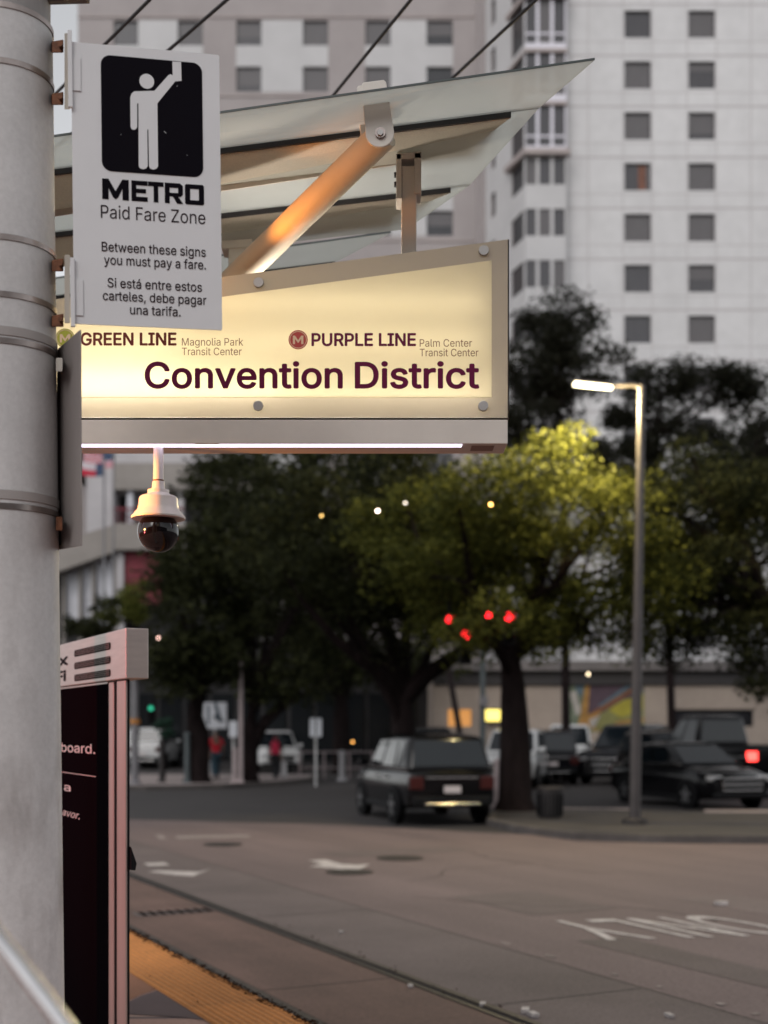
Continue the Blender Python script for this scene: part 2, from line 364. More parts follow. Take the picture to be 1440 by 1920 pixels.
# patches and cracks in the road
for n, t, dn, dt, m in ((7.4, 11.2, 1.1, 1.7, (.116, .089, .087)), (9.6, 8.4, .8, 3.2, (.146, .112, .109)), (8.1, 17.5, 2.4, .9, (.117, .090, .088)), (12.8, 12.4, 1.5, 1.2, (.114, .088, .086)), (6.9, 7.1, .5, 2.6, (.108, .084, .081))):
    struct(MB().face([tr(n, t, -.003), tr(n + dn, t + .05, -.003), tr(n + dn, t + dt, -.003), tr(n - .04, t + dt, -.003)]), 'road_patch', mat('road_patch_%d' % len(MATS), m, .85, noise=(1.5, .15), noise2=(30, .3)))
b = MB()
for n, t, ang, k in ((6.6, 5.4, .3, 14), (8.8, 10.0, 1.2, 18), (10.5, 14, 2.4, 16), (7.6, 14.5, .1, 14), (13, 9.5, 1.5, 18), (9.4, 6.2, 2.9, 14)):
    p = [n, t]
    for _ in range(k):
        q = [p[0] + .22 * math.cos(ang), p[1] + .22 * math.sin(ang)]; wd = random.uniform(.004, .012); nx, ny = -math.sin(ang) * wd, math.cos(ang) * wd
        b.face([tr(p[0] - nx, p[1] - ny, -.001), tr(q[0] - nx, q[1] - ny, -.001), tr(q[0] + nx, q[1] + ny, -.001), tr(p[0] + nx, p[1] + ny, -.001)]); p = q; ang += random.gauss(0, .35)
struct(b, 'road_crack', mat('crack', (.05, .04, .038), .9))
# painted word ONLY, read from the other side, and two arrows
FLc, FRc, NLc, NRc = G(1008, 1728), G(1340, 1717), G(1140, 1762), G(1515, 1751)
def only_at(u, v):                           # u along the word as the oncoming driver reads it, v from its foot to its top
    p = FRc.lerp(FLc, u).lerp(NRc.lerp(NLc, u), v); p.z = .001; return p
o = lettering('road_lettering', 'ONLY', None, PAINT, only_at, 0, 1, 0, 1, bold=.006, up=1); o['kind'] = 'structure'
def ground_poly(pixels, name, m, z=.001):
    b = MB(); b.face([Vector((p.x, p.y, z)) for p in (G(*q) for q in pixels)]); return struct(b, name, m)
ground_poly([(275, 1634), (300, 1632), (372, 1635), (396, 1629), (362, 1643), (330, 1641)], 'road_arrow', PAINT)
ground_poly([(268, 1619), (308, 1617), (318, 1622), (280, 1624)], 'road_arrow', PAINT)
ground_poly([(578, 1613), (612, 1612), (640, 1620), (668, 1622), (694, 1620), (672, 1631), (640, 1630), (600, 1626), (580, 1625), (604, 1620)], 'road_arrow', PAINT)
ground_poly([(290, 1565), (304, 1565), (314, 1573), (300, 1574)], 'lane_marking', PAINT_FAINT)
ground_poly([(330, 1567), (466, 1565), (470, 1570), (330, 1573)], 'lane_marking', PAINT_FAINT)
def manhole(px, py, r, lab):
    c = G(px, py); o = tag(MB().disc(c + Vector((0, 0, .001)), r, (0, 0, 1), .006, 32).build('manhole_cover', IRON), lab, 'manhole cover', 'manhole covers in the road')
    MB().lathe([(r * 1.0, .003), (r * 1.07, .003), (r * 1.07, .006), (r, .007), (r * .97, .0055)], 32, c).build('rim', RUST, o)
manhole(750, 1609, .33, 'round iron manhole cover right of the white turn arrow')
manhole(655, 1635, .30, 'round iron manhole cover just below the white turn arrow')
manhole(418, 1583, .31, 'farthest manhole cover, beyond the faint white lane mark')
# slotted drain grate between the rails
c = G(325, 1710); g = empty('drain_grate', (c.x, c.y, 0), 0, 'slotted iron drain grate across the track bed', 'drain grate')
MB().face([tr(c.dot(NV) - .42, c.dot(TV) - .17, 0), tr(c.dot(NV) + .42, c.dot(TV) - .17, 0), tr(c.dot(NV) + .42, c.dot(TV) + .17, 0), tr(c.dot(NV) - .42, c.dot(TV) + .17, 0)]).build('frame', TRACKMID, g)
b = MB(); n0, t0 = c.dot(NV), c.dot(TV)
for k in range(8):
    n = n0 - .36 + k * .1; b.face([tr(n, t0 - .14, .003), tr(n + .06, t0 - .14, .003), tr(n + .06, t0 + .14, .003), tr(n, t0 + .14, .003)])
b.build('slot', DARKSLOT, g)
# loose concrete and litter bits on the road
b = MB()
for px, py, s in ((1352, 1696, .07), (1255, 1906, .04), (985, 1897, .05), (640, 1748, .03), (1000, 1905, .05), (770, 1850, .03), (905, 1885, .04)):
    c = G(px, py); b.box(-s, s, -s * .5, s * .5, 0, s * .5, Matrix.Translation(c) @ Matrix.Rotation(random.random() * 3, 4, 'Z'))
b.build('road_debris', PAINT, kind='stuff')
# platform
pave = bpy.data.materials.new('platform_paving'); pave.use_nodes = True; nt = pave.node_tree; bs = nt.nodes['Principled BSDF']; bs.inputs['Roughness'].default_value = .7
tc = node(nt, 'ShaderNodeTexCoord'); wv = node(nt, 'ShaderNodeTexWave', wave_type='RINGS'); wv.inputs['Scale'].default_value = .22; wv.inputs['Distortion'].default_value = 3.5; wv.inputs['Detail'].default_value = 1; wv.inputs['Detail Scale'].default_value = .8
nt.links.new(tc.outputs['Object'], wv.inputs['Vector']); rp = node(nt, 'ShaderNodeValToRGB'); rp.color_ramp.interpolation = 'CONSTANT'
e = rp.color_ramp.elements; e[0].color = (.40, .235, .20, 1); e[1].position = .92; e[1].color = (.095, .06, .07, 1)
x = e.new(.97); x.color = (.42, .27, .23, 1)
nt.links.new(wv.outputs['Fac'], rp.inputs[0])
nz = node(nt, 'ShaderNodeTexNoise'); nz.inputs['Scale'].default_value = 60; nt.links.new(tc.outputs['Object'], nz.inputs['Vector'])
mr = node(nt, 'ShaderNodeMapRange'); mr.inputs['To Min'].default_value = .75; mr.inputs['To Max'].default_value = 1.25; nt.links.new(nz.outputs['Fac'], mr.inputs[0])
mx = node(nt, 'ShaderNodeMix', data_type='RGBA', blend_type='MULTIPLY'); mx.inputs[0].default_value = 1; nt.links.new(rp.outputs[0], mx.inputs[6]); nt.links.new(mr.outputs[0], mx.inputs[7]); nt.links.new(mx.outputs[2], bs.inputs['Base Color'])
b = MB(); b.hexa([tr(-7, -25, -.3), tr(PE - .05, -25, -.3), tr(PE - .05, 26, -.3), tr(-7, 26, -.3)], [tr(-7, -25, PZ), tr(PE - .05, -25, PZ), tr(PE - .05, 26, PZ), tr(-7, 26, PZ)])
struct(b, 'platform', pave)
b = MB(); b.hexa([tr(PE - .05, -25, -.3), tr(PE, -25, -.3), tr(PE, 26, -.3), tr(PE - .05, 26, -.3)], [tr(PE - .05, -25, PZ + .003), tr(PE, -25, PZ + .003), tr(PE, 26, PZ + .003), tr(PE - .05, 26, PZ + .003)])
struct(b, 'platform_edge', KERB)
# tactile strip: tiles with rows of small truncated domes
TI = 2.26; TO = PE - .02
b = MB(); b.face([tr(TI, -12, PZ + .005), tr(TO, -12, PZ + .005), tr(TO, 26, PZ + .005), tr(TI, 26, PZ + .005)])
b.cur = 1
for i in range(11):
    for j in range(360):
        n = TI + .026 + i * .043; t = 1.0 + j * .043
        if t > 15: break
        vs = []
        for r, h in ((.0165, .0055), (.0115, .0095)):
            for k in range(6):
                a = k * math.pi / 3; vs.append(tr(n + r * math.cos(a), t + r * math.sin(a), PZ + h))
        b.add(vs, [(k, (k + 1) % 6, 6 + (k + 1) % 6, 6 + k) for k in range(6)] + [(6, 7, 8, 9, 10, 11)])
struct(b, 'tactile_strip', [GRIME, TACTILE])
pp = lambda pts, nm_, col: struct(MB().face([Vector((p.x, p.y, PZ + .003)) for p in (G(x, y, PZ) for x, y in pts)]), nm_, mat('paving_%d' % len(MATS), col, .75, noise=(3, .15), noise2=(60, .2)))
pp([(150, 1772), (240, 1812), (306, 1852), (262, 1866), (236, 1880), (150, 1890)], 'paving_patch', (.26, .105, .055))
pp([(150, 1892), (236, 1882), (264, 1868), (308, 1854), (360, 1888), (402, 1916), (340, 1908), (236, 1902), (150, 1908)], 'paving_patch', (.085, .052, .062))
b = MB()
for j in range(60):
    t = .9 + j * .61; b.face([tr(TI, t, PZ + .0056), tr(TO, t, PZ + .0056), tr(TO, t + .005, PZ + .0056), tr(TI, t + .005, PZ + .0056)])
struct(b, 'tile_joint', RUST)
# fallen leaves along the platform foot and the rail
b = MB()
for k in range(1900):
    u = random.random()
    if u < .80: n = PE - .03 + random.gauss(0, .022); t = random.uniform(3.5, 15); z = PZ + .008
    elif u < .83: n = RAIL_N + random.gauss(.02, .07); t = random.uniform(2, 13); z = .016
    else: n = random.uniform(TI, PE); t = random.uniform(4, 14); z = PZ + .012 if random.random() < .05 else -1
    if z < 0: continue
    s = random.uniform(.010, .026); M = Matrix.Translation(tr(n, t, z)) @ Euler((random.gauss(0, .3), random.gauss(0, .3), random.random() * 6)).to_matrix().to_4x4()
    b.face([M @ Vector(p) for p in ((-s, 0, .002), (0, -s * .45, 0), (s, 0, .004), (0, s * .45, .001))])
b.build('fallen_leaves', mat('dead_leaf', (.035, .017, .011), .9, noise=(30, .5), spec=0.), kind='stuff')
# kerbed island with the near tree and the lamp, and the car park behind it
def kerbed(name, outline, top, m, z=.13):
    n = len(outline); b = MB(); c = Vector((sum(p[0] for p in outline) / n, sum(p[1] for p in outline) / n, 0))
    inn = []
    for p in outline:
        v = Vector((p[0], p[1], 0)); d = (c - v).normalized(); inn.append(v + d * .18)
    k = MB()
    for i in range(n):
        a, d = outline[i], outline[(i + 1) % n]; ia, id_ = inn[i], inn[(i + 1) % n]
        k.face([(a[0], a[1], -.02), (d[0], d[1], -.02), (d[0], d[1], z), (a[0], a[1], z)])
        k.face([(a[0], a[1], z), (d[0], d[1], z), (id_.x, id_.y, z), (ia.x, ia.y, z)])
    struct(k, 'kerb', KERB)
    b.face([(p.x, p.y, z - .004) for p in inn]); struct(b, name, m)
kerbed('island', [(2.05, 25.6), (2.45, 23.9), (3.3, 22.3), (4.6, 21.75), (7, 21.55), (60, 21.3), (60, 27.2), (7, 27.6), (5.2, 28.6), (3.6, 29.8), (2.75, 29.6), (2.25, 27.5)], None, WALK_DARK)
kerbed('sidewalk', [(-26, 41), (-12, 40.6), (-7.5, 40.3), (-5.2, 41.5), (-3.4, 44), (-2.6, 47), (-2.6, 50.5), (-26, 50.5)], None, WALK)
# wheel stops in the car park
ws = [(3.9, 28.9, 5.6), (7.1, 28.3, 8.8), (10.3, 28.6, 12)]
labs = ('concrete wheel stop between the litter bin and the street lamp', 'concrete wheel stop right of the lamp post foot', 'concrete wheel stop under the black sedan nose')
for (x0, y, x1), lb in zip(ws, labs):
    tag(MB().prism([(x0, y, -.005), (x0, y + .16, -.005), (x0, y + .13, .14), (x0, y + .03, .14)], (x1 - x0, -.15, 0)).build('wheel_stop', WALK, bevel=.015), lb, 'wheel stop', 'wheel stops in the car park')

# ------------------------------------------------------------------ buildings
WALLW = lines_mat('hotel_white_panel', (.57, .56, .565), (.42, .395, .40), [('Z', 3.02, P(0, 11, 76).z, .13), ('Z', 3.02, P(0, 79, 76).z, .06), ('X', 3.8, P(1167, 0, 76).x - 6, .06), ('X', 3.8, P(1222, 0, 76).x - 6, .06)])
WALLP = mat('hotel_pink_plaster', (.335, .300, .297), .85, noise=(.5, .07), noise2=(.12, .06))
WALLG = mat('hotel_pale_panel', (.49, .48, .485), .8, noise=(.6, .06))
LEDGE = mat('hotel_ledge', (.36, .31, .30), .8, noise=(1, .1))
FRAME = mat('window_frame_pale', (.62, .60, .66), .5)
HGLASS = mat('hotel_glass', (.050, .047, .052), .22, noise=(3, .25, (6, 1, .4)), spec=.5)
HGLASS2 = mat('hotel_glass_dark', (.022, .022, .026), .2, noise=(1, .3))
HGLASS3 = mat('hotel_glass_curtain', (.095, .088, .092), .5, noise=(4, .2, (8, 1, .3)))
REVEAL = mat('window_reveal', (.35, .32, .32), .8)
def wall_with_holes(b, x0, x1, z0, z1, holes, to3, depth, zones=()):
    """a wall in (x, z) with real openings; zones: (x0,x1,z0,z1,material index); reveals use index 1"""
    xs = sorted({x0, x1, *[v for h in holes for v in h[:2]], *[v for h in zones for v in h[:2]]}); zs = sorted({z0, z1, *[v for h in holes for v in h[2:4]], *[v for h in zones for v in h[2:4]]})
    xs = [x for x in xs if x0 <= x <= x1]; zs = [z for z in zs if z0 <= z <= z1]
    for i in range(len(xs) - 1):
        for j in range(len(zs) - 1):
            cx, cz = (xs[i] + xs[i + 1]) / 2, (zs[j] + zs[j + 1]) / 2
            if any(h[0] < cx < h[1] and h[2] < cz < h[3] for h in holes): continue
            b.cur = 0
            for q in zones:
                if q[0] < cx < q[1] and q[2] < cz < q[3]: b.cur = q[4]
            b.face([to3(xs[i], zs[j], 0), to3(xs[i + 1], zs[j], 0), to3(xs[i + 1], zs[j + 1], 0), to3(xs[i], zs[j + 1], 0)])
    b.cur = 1
    for h in holes:
        c = [(h[0], h[2]), (h[1], h[2]), (h[1], h[3]), (h[0], h[3])]
        for k in range(4):
            a, d = c[k], c[(k + 1) % 4]; b.face([to3(*a, 0), to3(*d, 0), to3(*d, depth), to3(*a, depth)])
    b.cur = 0
hotel = empty('hotel', (6, 80, 0), 0, 'tall pale hotel tower with square windows and a glazed corner bay', 'building')
YR = 76.0; sR = F / YR
def X(px, Y): return (px - 720) / F * Y
def Z(py, Y): return EYE + (HZ - py) / F * Y
ZT = 52.0
# right wing
holesR = []; zt = Z(19.5, YR)
for r in range(-1, 13):
    t = zt - r * 3.02
    for cx in (1170.7, 1290.7, 1490.7, 1610.7): holesR.append((X(cx, YR), X(cx + 49.8, YR), t - 1.63, t))
holesR = [h for h in holesR if h[2] > 6]
b = MB(); wall_with_holes(b, X(1062, YR), X(1760, YR), 0, ZT, holesR, lambda x, z, d: (x, YR + d, z), .22)
wr = b.build('white_wing_wall', [WALLW, REVEAL], hotel)
def windows(holes, Y, pick, frame=True, par=hotel):
    for k, h in enumerate(holes):
        x0, x1, z0, z1 = h[:4]
        f = MB(); e = .05
        f.box(x0, x1, Y + .16, Y + .22, z0, z0 + e); f.box(x0, x1, Y + .16, Y + .22, z1 - e, z1)
        f.box(x0, x0 + e, Y + .16, Y + .22, z0 + e, z1 - e); f.box(x1 - e, x1, Y + .16, Y + .22, z0 + e, z1 - e)
        fo = f.build('window', pick(k, 0), par)
        MB().box(x0 + e, x1 - e, Y + .185, Y + .21, z0 + e, z1 - e).build('pane', pick(k, 1), fo)
        u = random.random()
        if u < .30: MB().box(x0 + e, x1 - e, Y + .178, Y + .184, z1 - e - (z1 - z0) * random.uniform(.2, .75), z1 - e).build('blind', HGLASS3, fo)
        elif u < .55:
            q = random.uniform(.15, .4) * (x1 - x0); MB().box(*((x0 + e, x0 + q) if random.random() < .5 else (x1 - q, x1 - e)), Y + .178, Y + .184, z0 + e, z1 - e).build('blind', HGLASS3, fo)
random.seed(3)
def pickR(k, p): return (HGLASS2 if p == 0 else random.choice((HGLASS, HGLASS, HGLASS, HGLASS3)))
vis = [h for h in holesR if h[0] < X(1460, YR)]
windows(vis, YR, pickR)
rest = [h for h in holesR if h not in vis]
b = MB()
for h in rest: b.box(h[0], h[1], YR + .185, YR + .21, h[2], h[3])
b.build('window_panes', HGLASS, hotel, kind='stuff')
# one window with a warm-coloured curtain
h = [q for q in vis if abs(q[0] - X(1170.7, YR)) < .1 and abs(q[3] - (zt - 3 * 3.02)) < .2][0]
MB().box(h[0] + .85, h[0] + 1.3, YR + .170, YR + .182, h[2] + .1, h[3] - .1).build('curtain', mat('warm_curtain', (.17, .075, .05), .8, noise=(5, .5)), hotel)
# corner bay: a shallow box with triple windows, its front slightly proud of the wing
YB = 75.2; bx0, bx1 = X(985, YB), X(1062, YB)
fl = [(zt - r * 3.02) for r in range(-1, 13)]
b = MB(); hb = []
for r, t in enumerate(fl):
    if t < 7: continue
    tall = r <= 3
    z1 = t + (.28 if tall else -.02); z0 = t - 1.63 - (.72 if tall else -.02)
    for (p0, p1) in ((986, 1005), (1011, 1032), (1038, 1059)): hb.append((X(p0, YB), X(p1, YB), z0, z1, tall))
wall_with_holes(b, bx0, bx1, 0, ZT, hb, lambda x, z, d: (x, YB + d, z), .15, zones=[(bx0, bx1, Z(292, YB), ZT, 2)])
b.face([(bx1, YB, 0), (bx1, YR, 0), (bx1, YR, ZT), (bx1, YB, ZT)])
b.build('bay_front', [WALLG, REVEAL, FRAME], hotel)
for k, h in enumerate(hb):
    f = MB().box(h[0], h[1], YB + .10, YB + .14, h[2], h[3]).build('bay_window', HGLASS if k % 4 else HGLASS3, hotel)
    if h[4]: MB().box(h[0], h[1], YB + .06, YB + .097, h[2] + .52, h[2] + .64).build('transom', FRAME, f)
# slanted side of the bay, then the return wall back to the long wing
A0, A1 = Vector((bx0, YB, 0)), Vector((X(955, 77.6), 77.6, 0))
def along(a, c): 
    d = (c - a); n = Vector((d.y, -d.x, 0)).normalized(); L = d.length
    def to3(s, z, dep): p = a + d * (s / L) - n * dep; return (p.x, p.y, z)
    return to3, L
to3, L = along(A1, A0)
b = MB(); hs = []
for r, t in enumerate(fl):
    if t < 7: continue
    tall = r <= 3; hs.append((L * .14, L * .90, t - 1.63 - (.72 if tall else 0), t + (.28 if tall else 0)))
wall_with_holes(b, 0, L, 0, ZT, hs, to3, .12); b.build('bay_side', [WALLG, REVEAL], hotel)
for h in hs:
    MB().hexa([to3(h[0], h[2], .08), to3(h[1], h[2], .08), to3(h[1], h[3], .08), to3(h[0], h[3], .08)], [to3(h[0], h[2], .11), to3(h[1], h[2], .11), to3(h[1], h[3], .11), to3(h[0], h[3], .11)]).build('bay_window', HGLASS2, hotel)
# the ledge round the bay
for py, hh, ov in ((293, .34, .35), (-2, .3, .25), (99, .22, .12), (198, .22, .12)):
    zz = Z(py, YB); b = MB()
    b.prism([(bx1 + ov * .6, YB - ov, zz), (bx0 - ov * .3, YB - ov, zz), (A1.x - ov, A1.y - ov * .3, zz), (A1.x, A1.y, zz), (bx0 + .1, YB + .05, zz), (bx1 + ov * .6, YB + .05, zz)], (0, 0, hh))
    b.build('ledge', LEDGE, hotel)
B0, B1 = Vector((X(893, 83), 83, 0)), A1
to3, L = along(B0, B1)
hs = []
for r in range(-1, 13):
    t = zt - r * 3.02
    if t > 7: hs.append((L * .46, L * .46 + .75, t - 1.55, t - .02))
b = MB(); wall_with_holes(b, 0, L, 0, ZT, hs, to3, .2); b.build('return_wall', [WALLG, REVEAL], hotel)
for h in hs:
    MB().hexa([to3(h[0], h[2], .15), to3(h[1], h[2], .15), to3(h[1], h[3], .15), to3(h[0], h[3], .15)], [to3(h[0], h[2], .19), to3(h[1], h[2], .19), to3(h[1], h[3], .19), to3(h[0], h[3], .19)]).build('return_window', HGLASS2, hotel)
# pilaster strip on the return
MB().hexa([to3(L * .12, 0, -.25), to3(L * .30, 0, -.25), to3(L * .30, 0, 0), to3(L * .12, 0, 0)], [to3(L * .12, ZT, -.25), to3(L * .30, ZT, -.25), to3(L * .30, ZT, 0), to3(L * .12, ZT, 0)]).build('pilaster', WALLP, hotel)
# left wing
YL = 83.0; cols = ((213, 259), (333, 380), (443, 490), (568, 615), (685, 732), (800, 849)); rows = (38, 125, 307.5, 395, 577, 664, 848, 935)
hl = [(X(a, YL), X(c, YL), Z(r + 47, YL), Z(r, YL)) for r in rows for a, c in cols]
zones = []
for r0, r1 in ((38, 172), (307, 442), (577, 711), (848, 982)):
    for a, c in ((213, 380), (443, 615), (685, 849)): zones.append((X(a, YL), X(c, YL), Z(r1, YL), Z(r0, YL), 2))
b = MB(); wall_with_holes(b, X(146, YL), X(893, YL), 0, ZT, hl, lambda x, z, d: (x, YL + d, z), .22, zones)
b.face([(X(146, YL), YL, 0), (X(146, YL), YL + 20, 0), (X(146, YL), YL + 20, ZT), (X(146, YL), YL, ZT)])
b.build('pink_wing_wall', [WALLP, REVEAL, WALLG], hotel)
def pickL(k, p):
    c = k % 6
    if p == 0: return HGLASS2
    return {0: HGLASS, 1: HGLASS3, 2: HGLASS, 3: HGLASS3, 4: HGLASS3, 5: HGLASS2}[c]
windows([h for h in hl if h[2] > Z(720, YL)], YL, pickL)
b = MB()
for h in hl:
    if h[2] <= Z(720, YL): b.box(h[0], h[1], YL + .15, YL + .2, h[2], h[3])
b.build('lower_panes', HGLASS, hotel, kind='stuff')
b = MB()
for r in (30, 178, 218, 299, 450, 569): zz = Z(r, YL); b.box(X(146, YL), X(893, YL), YL - .07, YL, zz - .12, zz)
b.build('string_course', LEDGE, hotel)
MB().prism([(X(146, YL), YL, ZT), (X(893, YL), YL, ZT), A1 + Vector((0, 0, ZT)), A0 + Vector((0, 0, ZT)), (bx1, YB, ZT), (bx1, YR, ZT), (X(1760, YR), YR, ZT), (X(1760, YR), YR + 25, ZT), (X(146, YL), YL + 20, ZT)], (0, 0, .6)).build('roof', LEDGE, hotel)

# podium at the left: beams, piers, white screens and a red banner
POD = mat('podium_concrete', (.27, .245, .225), .85, noise=(.7, .12)); PODL = mat('podium_pale', (.42, .40, .41), .8, noise=(.7, .1))
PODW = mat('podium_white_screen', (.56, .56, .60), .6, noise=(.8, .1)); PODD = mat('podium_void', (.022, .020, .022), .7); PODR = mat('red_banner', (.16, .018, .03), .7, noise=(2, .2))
YP = 71.0
pod = empty('parking_podium', (X(250, YP), YP + 3, 0), 0, 'grey concrete podium with open terrace, white screens and a red banner', 'building')
def pbox(nm, m, x0, x1, y0, y1, d0, d1, par=pod): return MB().box(X(x0, YP), X(x1, YP), YP + d0, YP + d1, Z(y1, YP), Z(y0, YP)).build(nm, m, par)
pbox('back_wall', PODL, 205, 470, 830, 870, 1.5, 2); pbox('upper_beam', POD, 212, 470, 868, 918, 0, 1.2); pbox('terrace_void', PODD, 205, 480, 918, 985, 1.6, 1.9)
pbox('terrace_wall', PODL, 248, 330, 922, 962, 1.2, 1.5)
pbox('column', PODW, 236, 247, 915, 985, .3, .8); pbox('column', PODL, 330, 342, 915, 985, .3, .8); pbox('pier', PODL, 162, 214, 876, 1015, .0, 1.4)
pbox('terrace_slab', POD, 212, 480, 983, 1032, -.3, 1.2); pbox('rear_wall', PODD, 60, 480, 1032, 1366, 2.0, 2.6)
pbox('banner', PODR, 231, 300, 1033, 1130, .4, .5); pbox('pale_jamb', PODL, 217, 230, 1030, 1366, .2, .7)
for a, c in ((118, 142), (146, 167), (174, 210)):
    pbox('white_screen', PODW, a, c, 1040, 1170, .9, 1.0)
b = MB()
for a in (112, 143, 168, 211): b.box(X(a, YP), X(a + 5, YP), YP + .5, YP + .9, 0, Z(1020, YP))
b.build('mullion', POD, pod)
# the beam that runs down to the left
b = MB(); b.hexa([(X(40, YP), YP - .6, Z(1100, YP)), (X(40, YP), YP + .6, Z(1100, YP)), (X(214, YP), YP + .6, Z(1036, YP)), (X(214, YP), YP - .2, Z(1036, YP))],
               [(X(40, YP), YP - .6, Z(1040, YP)), (X(40, YP), YP + .6, Z(1040, YP)), (X(214, YP), YP + .6, Z(985, YP)), (X(214, YP), YP - .2, Z(985, YP))])
b.build('sloping_beam', POD, pod)
b = MB()
for k in range(14): b.box(X(216 + k * 9, YP), X(217.5 + k * 9, YP), YP - .2, YP - .16, Z(984, YP), Z(955, YP))
b.box(X(214, YP), X(345, YP), YP - .22, YP - .14, Z(957, YP), Z(953, YP)); b.build('railing', PODR, pod)
MB().box(X(60, YP), X(480, YP), YP + 1.9, YP + 14, Z(834, YP), Z(826, YP)).build('roof', POD, pod)

# dark shopfront far behind the left trees
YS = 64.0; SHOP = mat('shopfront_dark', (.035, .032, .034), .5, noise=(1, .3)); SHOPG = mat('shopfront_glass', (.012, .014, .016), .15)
shop = empty('shopfront', (X(420, YS), YS + 3, 0), 0, 'low dark glazed shopfront in the shade behind the left street trees', 'building')
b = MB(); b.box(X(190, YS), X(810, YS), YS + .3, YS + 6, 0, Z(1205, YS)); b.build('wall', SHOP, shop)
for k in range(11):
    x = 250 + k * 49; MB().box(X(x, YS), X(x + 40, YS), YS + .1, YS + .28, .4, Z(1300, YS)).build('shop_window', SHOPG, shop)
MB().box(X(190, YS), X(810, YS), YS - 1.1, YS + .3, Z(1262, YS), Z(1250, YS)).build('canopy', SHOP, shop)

# added unseen hall behind the viewpoint, there to darken what the cars mirror
YO = -42.0; off = empty('unseen_hall', (0, YO - 6, 0), 0, 'added unseen hall behind the viewer, dark for the cars to mirror', 'building')
MB().box(-75, 75, YO - 12, YO, 0, 21).build('wall', mat('added_hall_stone', (.16, .145, .14), .85, noise=(.3, .15)), off)
for k in range(24): MB().box(-73 + k * 6.1, -68 + k * 6.1, YO + .02, YO + .12, 1, 18.5).build('window', HGLASS2, off)
MB().box(-77, 77, YO - 13, YO + 1.5, 21.01, 22).build('roof', LEDGE, off)

# low beige building with the painted mural
YM = 57.0; BEIGE = mat('beige_render', (.42, .345, .29), .9, noise=(.6, .12), noise2=(6, .07)); MROOF = mat('flat_roof_edge', (.20, .18, .175), .8, noise=(1, .2)); MDARK = mat('dark_trim', (.055, .05, .05), .8)  # dark tone shared by the fascia, window post and opening reveals
low = empty('low_building', (X(1150, YM), YM + 4, 0), 0, 'low flat-roofed beige building with a mural, behind the parked cars', 'building')
Zr = Z(1258, YM)
holes = [(X(1262, YM), X(1412, YM), Z(1362, YM), Z(1330, YM)), (X(840, YM), X(884, YM), Z(1362, YM), Z(1330, YM))]
b = MB(); wall_with_holes(b, X(812, YM), X(1760, YM), 0, Zr, holes, lambda x, z, d: (x, YM + d, z), .3)
b.face([(X(812, YM), YM, 0), (X(812, YM), YM + 9, 0), (X(812, YM), YM + 9, Zr), (X(812, YM), YM, Zr)]); b.build('wall', [BEIGE, MDARK], low)
MB().box(X(1262, YM), X(1412, YM), YM + .26, YM + .3, Z(1362, YM), Z(1330, YM)).build('strip_window', HGLASS2, low)
MB().box(X(840, YM), X(884, YM), YM + .26, YM + .3, Z(1362, YM), Z(1330, YM)).build('lit_shop_window', glow('shop_window_glow', (1, .44, .12), .55), low)
MB().box(X(858, YM), X(862, YM), YM - .01, YM + .25, Z(1362, YM), Z(1330, YM)).build('window_post', MDARK, low)
MB().box(X(805, YM), X(1770, YM), YM - .55, YM + 9, Zr, Zr + .42).build('roof', MROOF, low)
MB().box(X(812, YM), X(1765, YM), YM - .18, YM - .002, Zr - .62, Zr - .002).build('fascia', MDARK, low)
s_ = MB().box(X(906, YM), X(938, YM), YM - .45, YM - .3, Z(1354, YM), Z(1329, YM)).build('lightbox_sign', PLASTIC, low)
MB().box(X(908, YM), X(936, YM), YM - .47, YM - .452, Z(1352, YM), Z(1331, YM)).build('lit_face', glow('yellow_sign_glow', (1, .80, .18), 1.9), s_)
MB().box(X(918, YM), X(926, YM), YM - .3, YM, Z(1350, YM), Z(1346, YM)).build('sign_arm', PLASTIC, s_)
# mural: flat paint on the wall, in fields of colour
MC = [mat('mural_' + n, c, .8, noise=(2.2, .25), noise2=(12, .12)) for n, c in (('sage', (.16, .19, .13)), ('yellow', (.42, .36, .05)), ('olive', (.26, .25, .09)), ('ochre', (.42, .22, .06)), ('plum', (.10, .065, .085)), ('blue', (.11, .16, .20)), ('white', (.46, .42, .38)), ('rust', (.24, .10, .045)))]
b = MB(); d_ = [.004]
def mp(ci, pts):
    b.cur = ci; d_[0] += .0015; b.prism([(X(x, YM), YM - d_[0], Z(y, YM)) for x, y in pts][::-1], (0, .001, 0))
mp(0, [(1055, 1372), (1055, 1272), (1208, 1272), (1208, 1372)])
mp(4, [(1098, 1340), (1108, 1268), (1206, 1268), (1206, 1296), (1130, 1336)]); mp(2, [(1118, 1344), (1160, 1318), (1208, 1300), (1208, 1372), (1108, 1372)]); mp(1, [(1140, 1330), (1170, 1312), (1206, 1302), (1206, 1330), (1165, 1346)])
mp(5, [(1122, 1322), (1196, 1270), (1204, 1274), (1128, 1328)]); mp(7, [(1108, 1336), (1204, 1278), (1206, 1284), (1116, 1342)])
mp(3, [(1088, 1342), (1098, 1280), (1106, 1280), (1102, 1340), (1128, 1334), (1112, 1354), (1120, 1370), (1098, 1362), (1080, 1368)]); mp(6, [(1068, 1298), (1080, 1296), (1090, 1336), (1080, 1342)]); mp(5, [(1078, 1284), (1094, 1284), (1092, 1306), (1082, 1300)])
mp(6, [(1104, 1350), (1126, 1340), (1116, 1362), (1108, 1366)]); mp(3, [(1120, 1372), (1160, 1352), (1208, 1346), (1208, 1352), (1160, 1358), (1132, 1372)])
b.cur = 0; b.build('mural', MC, low)

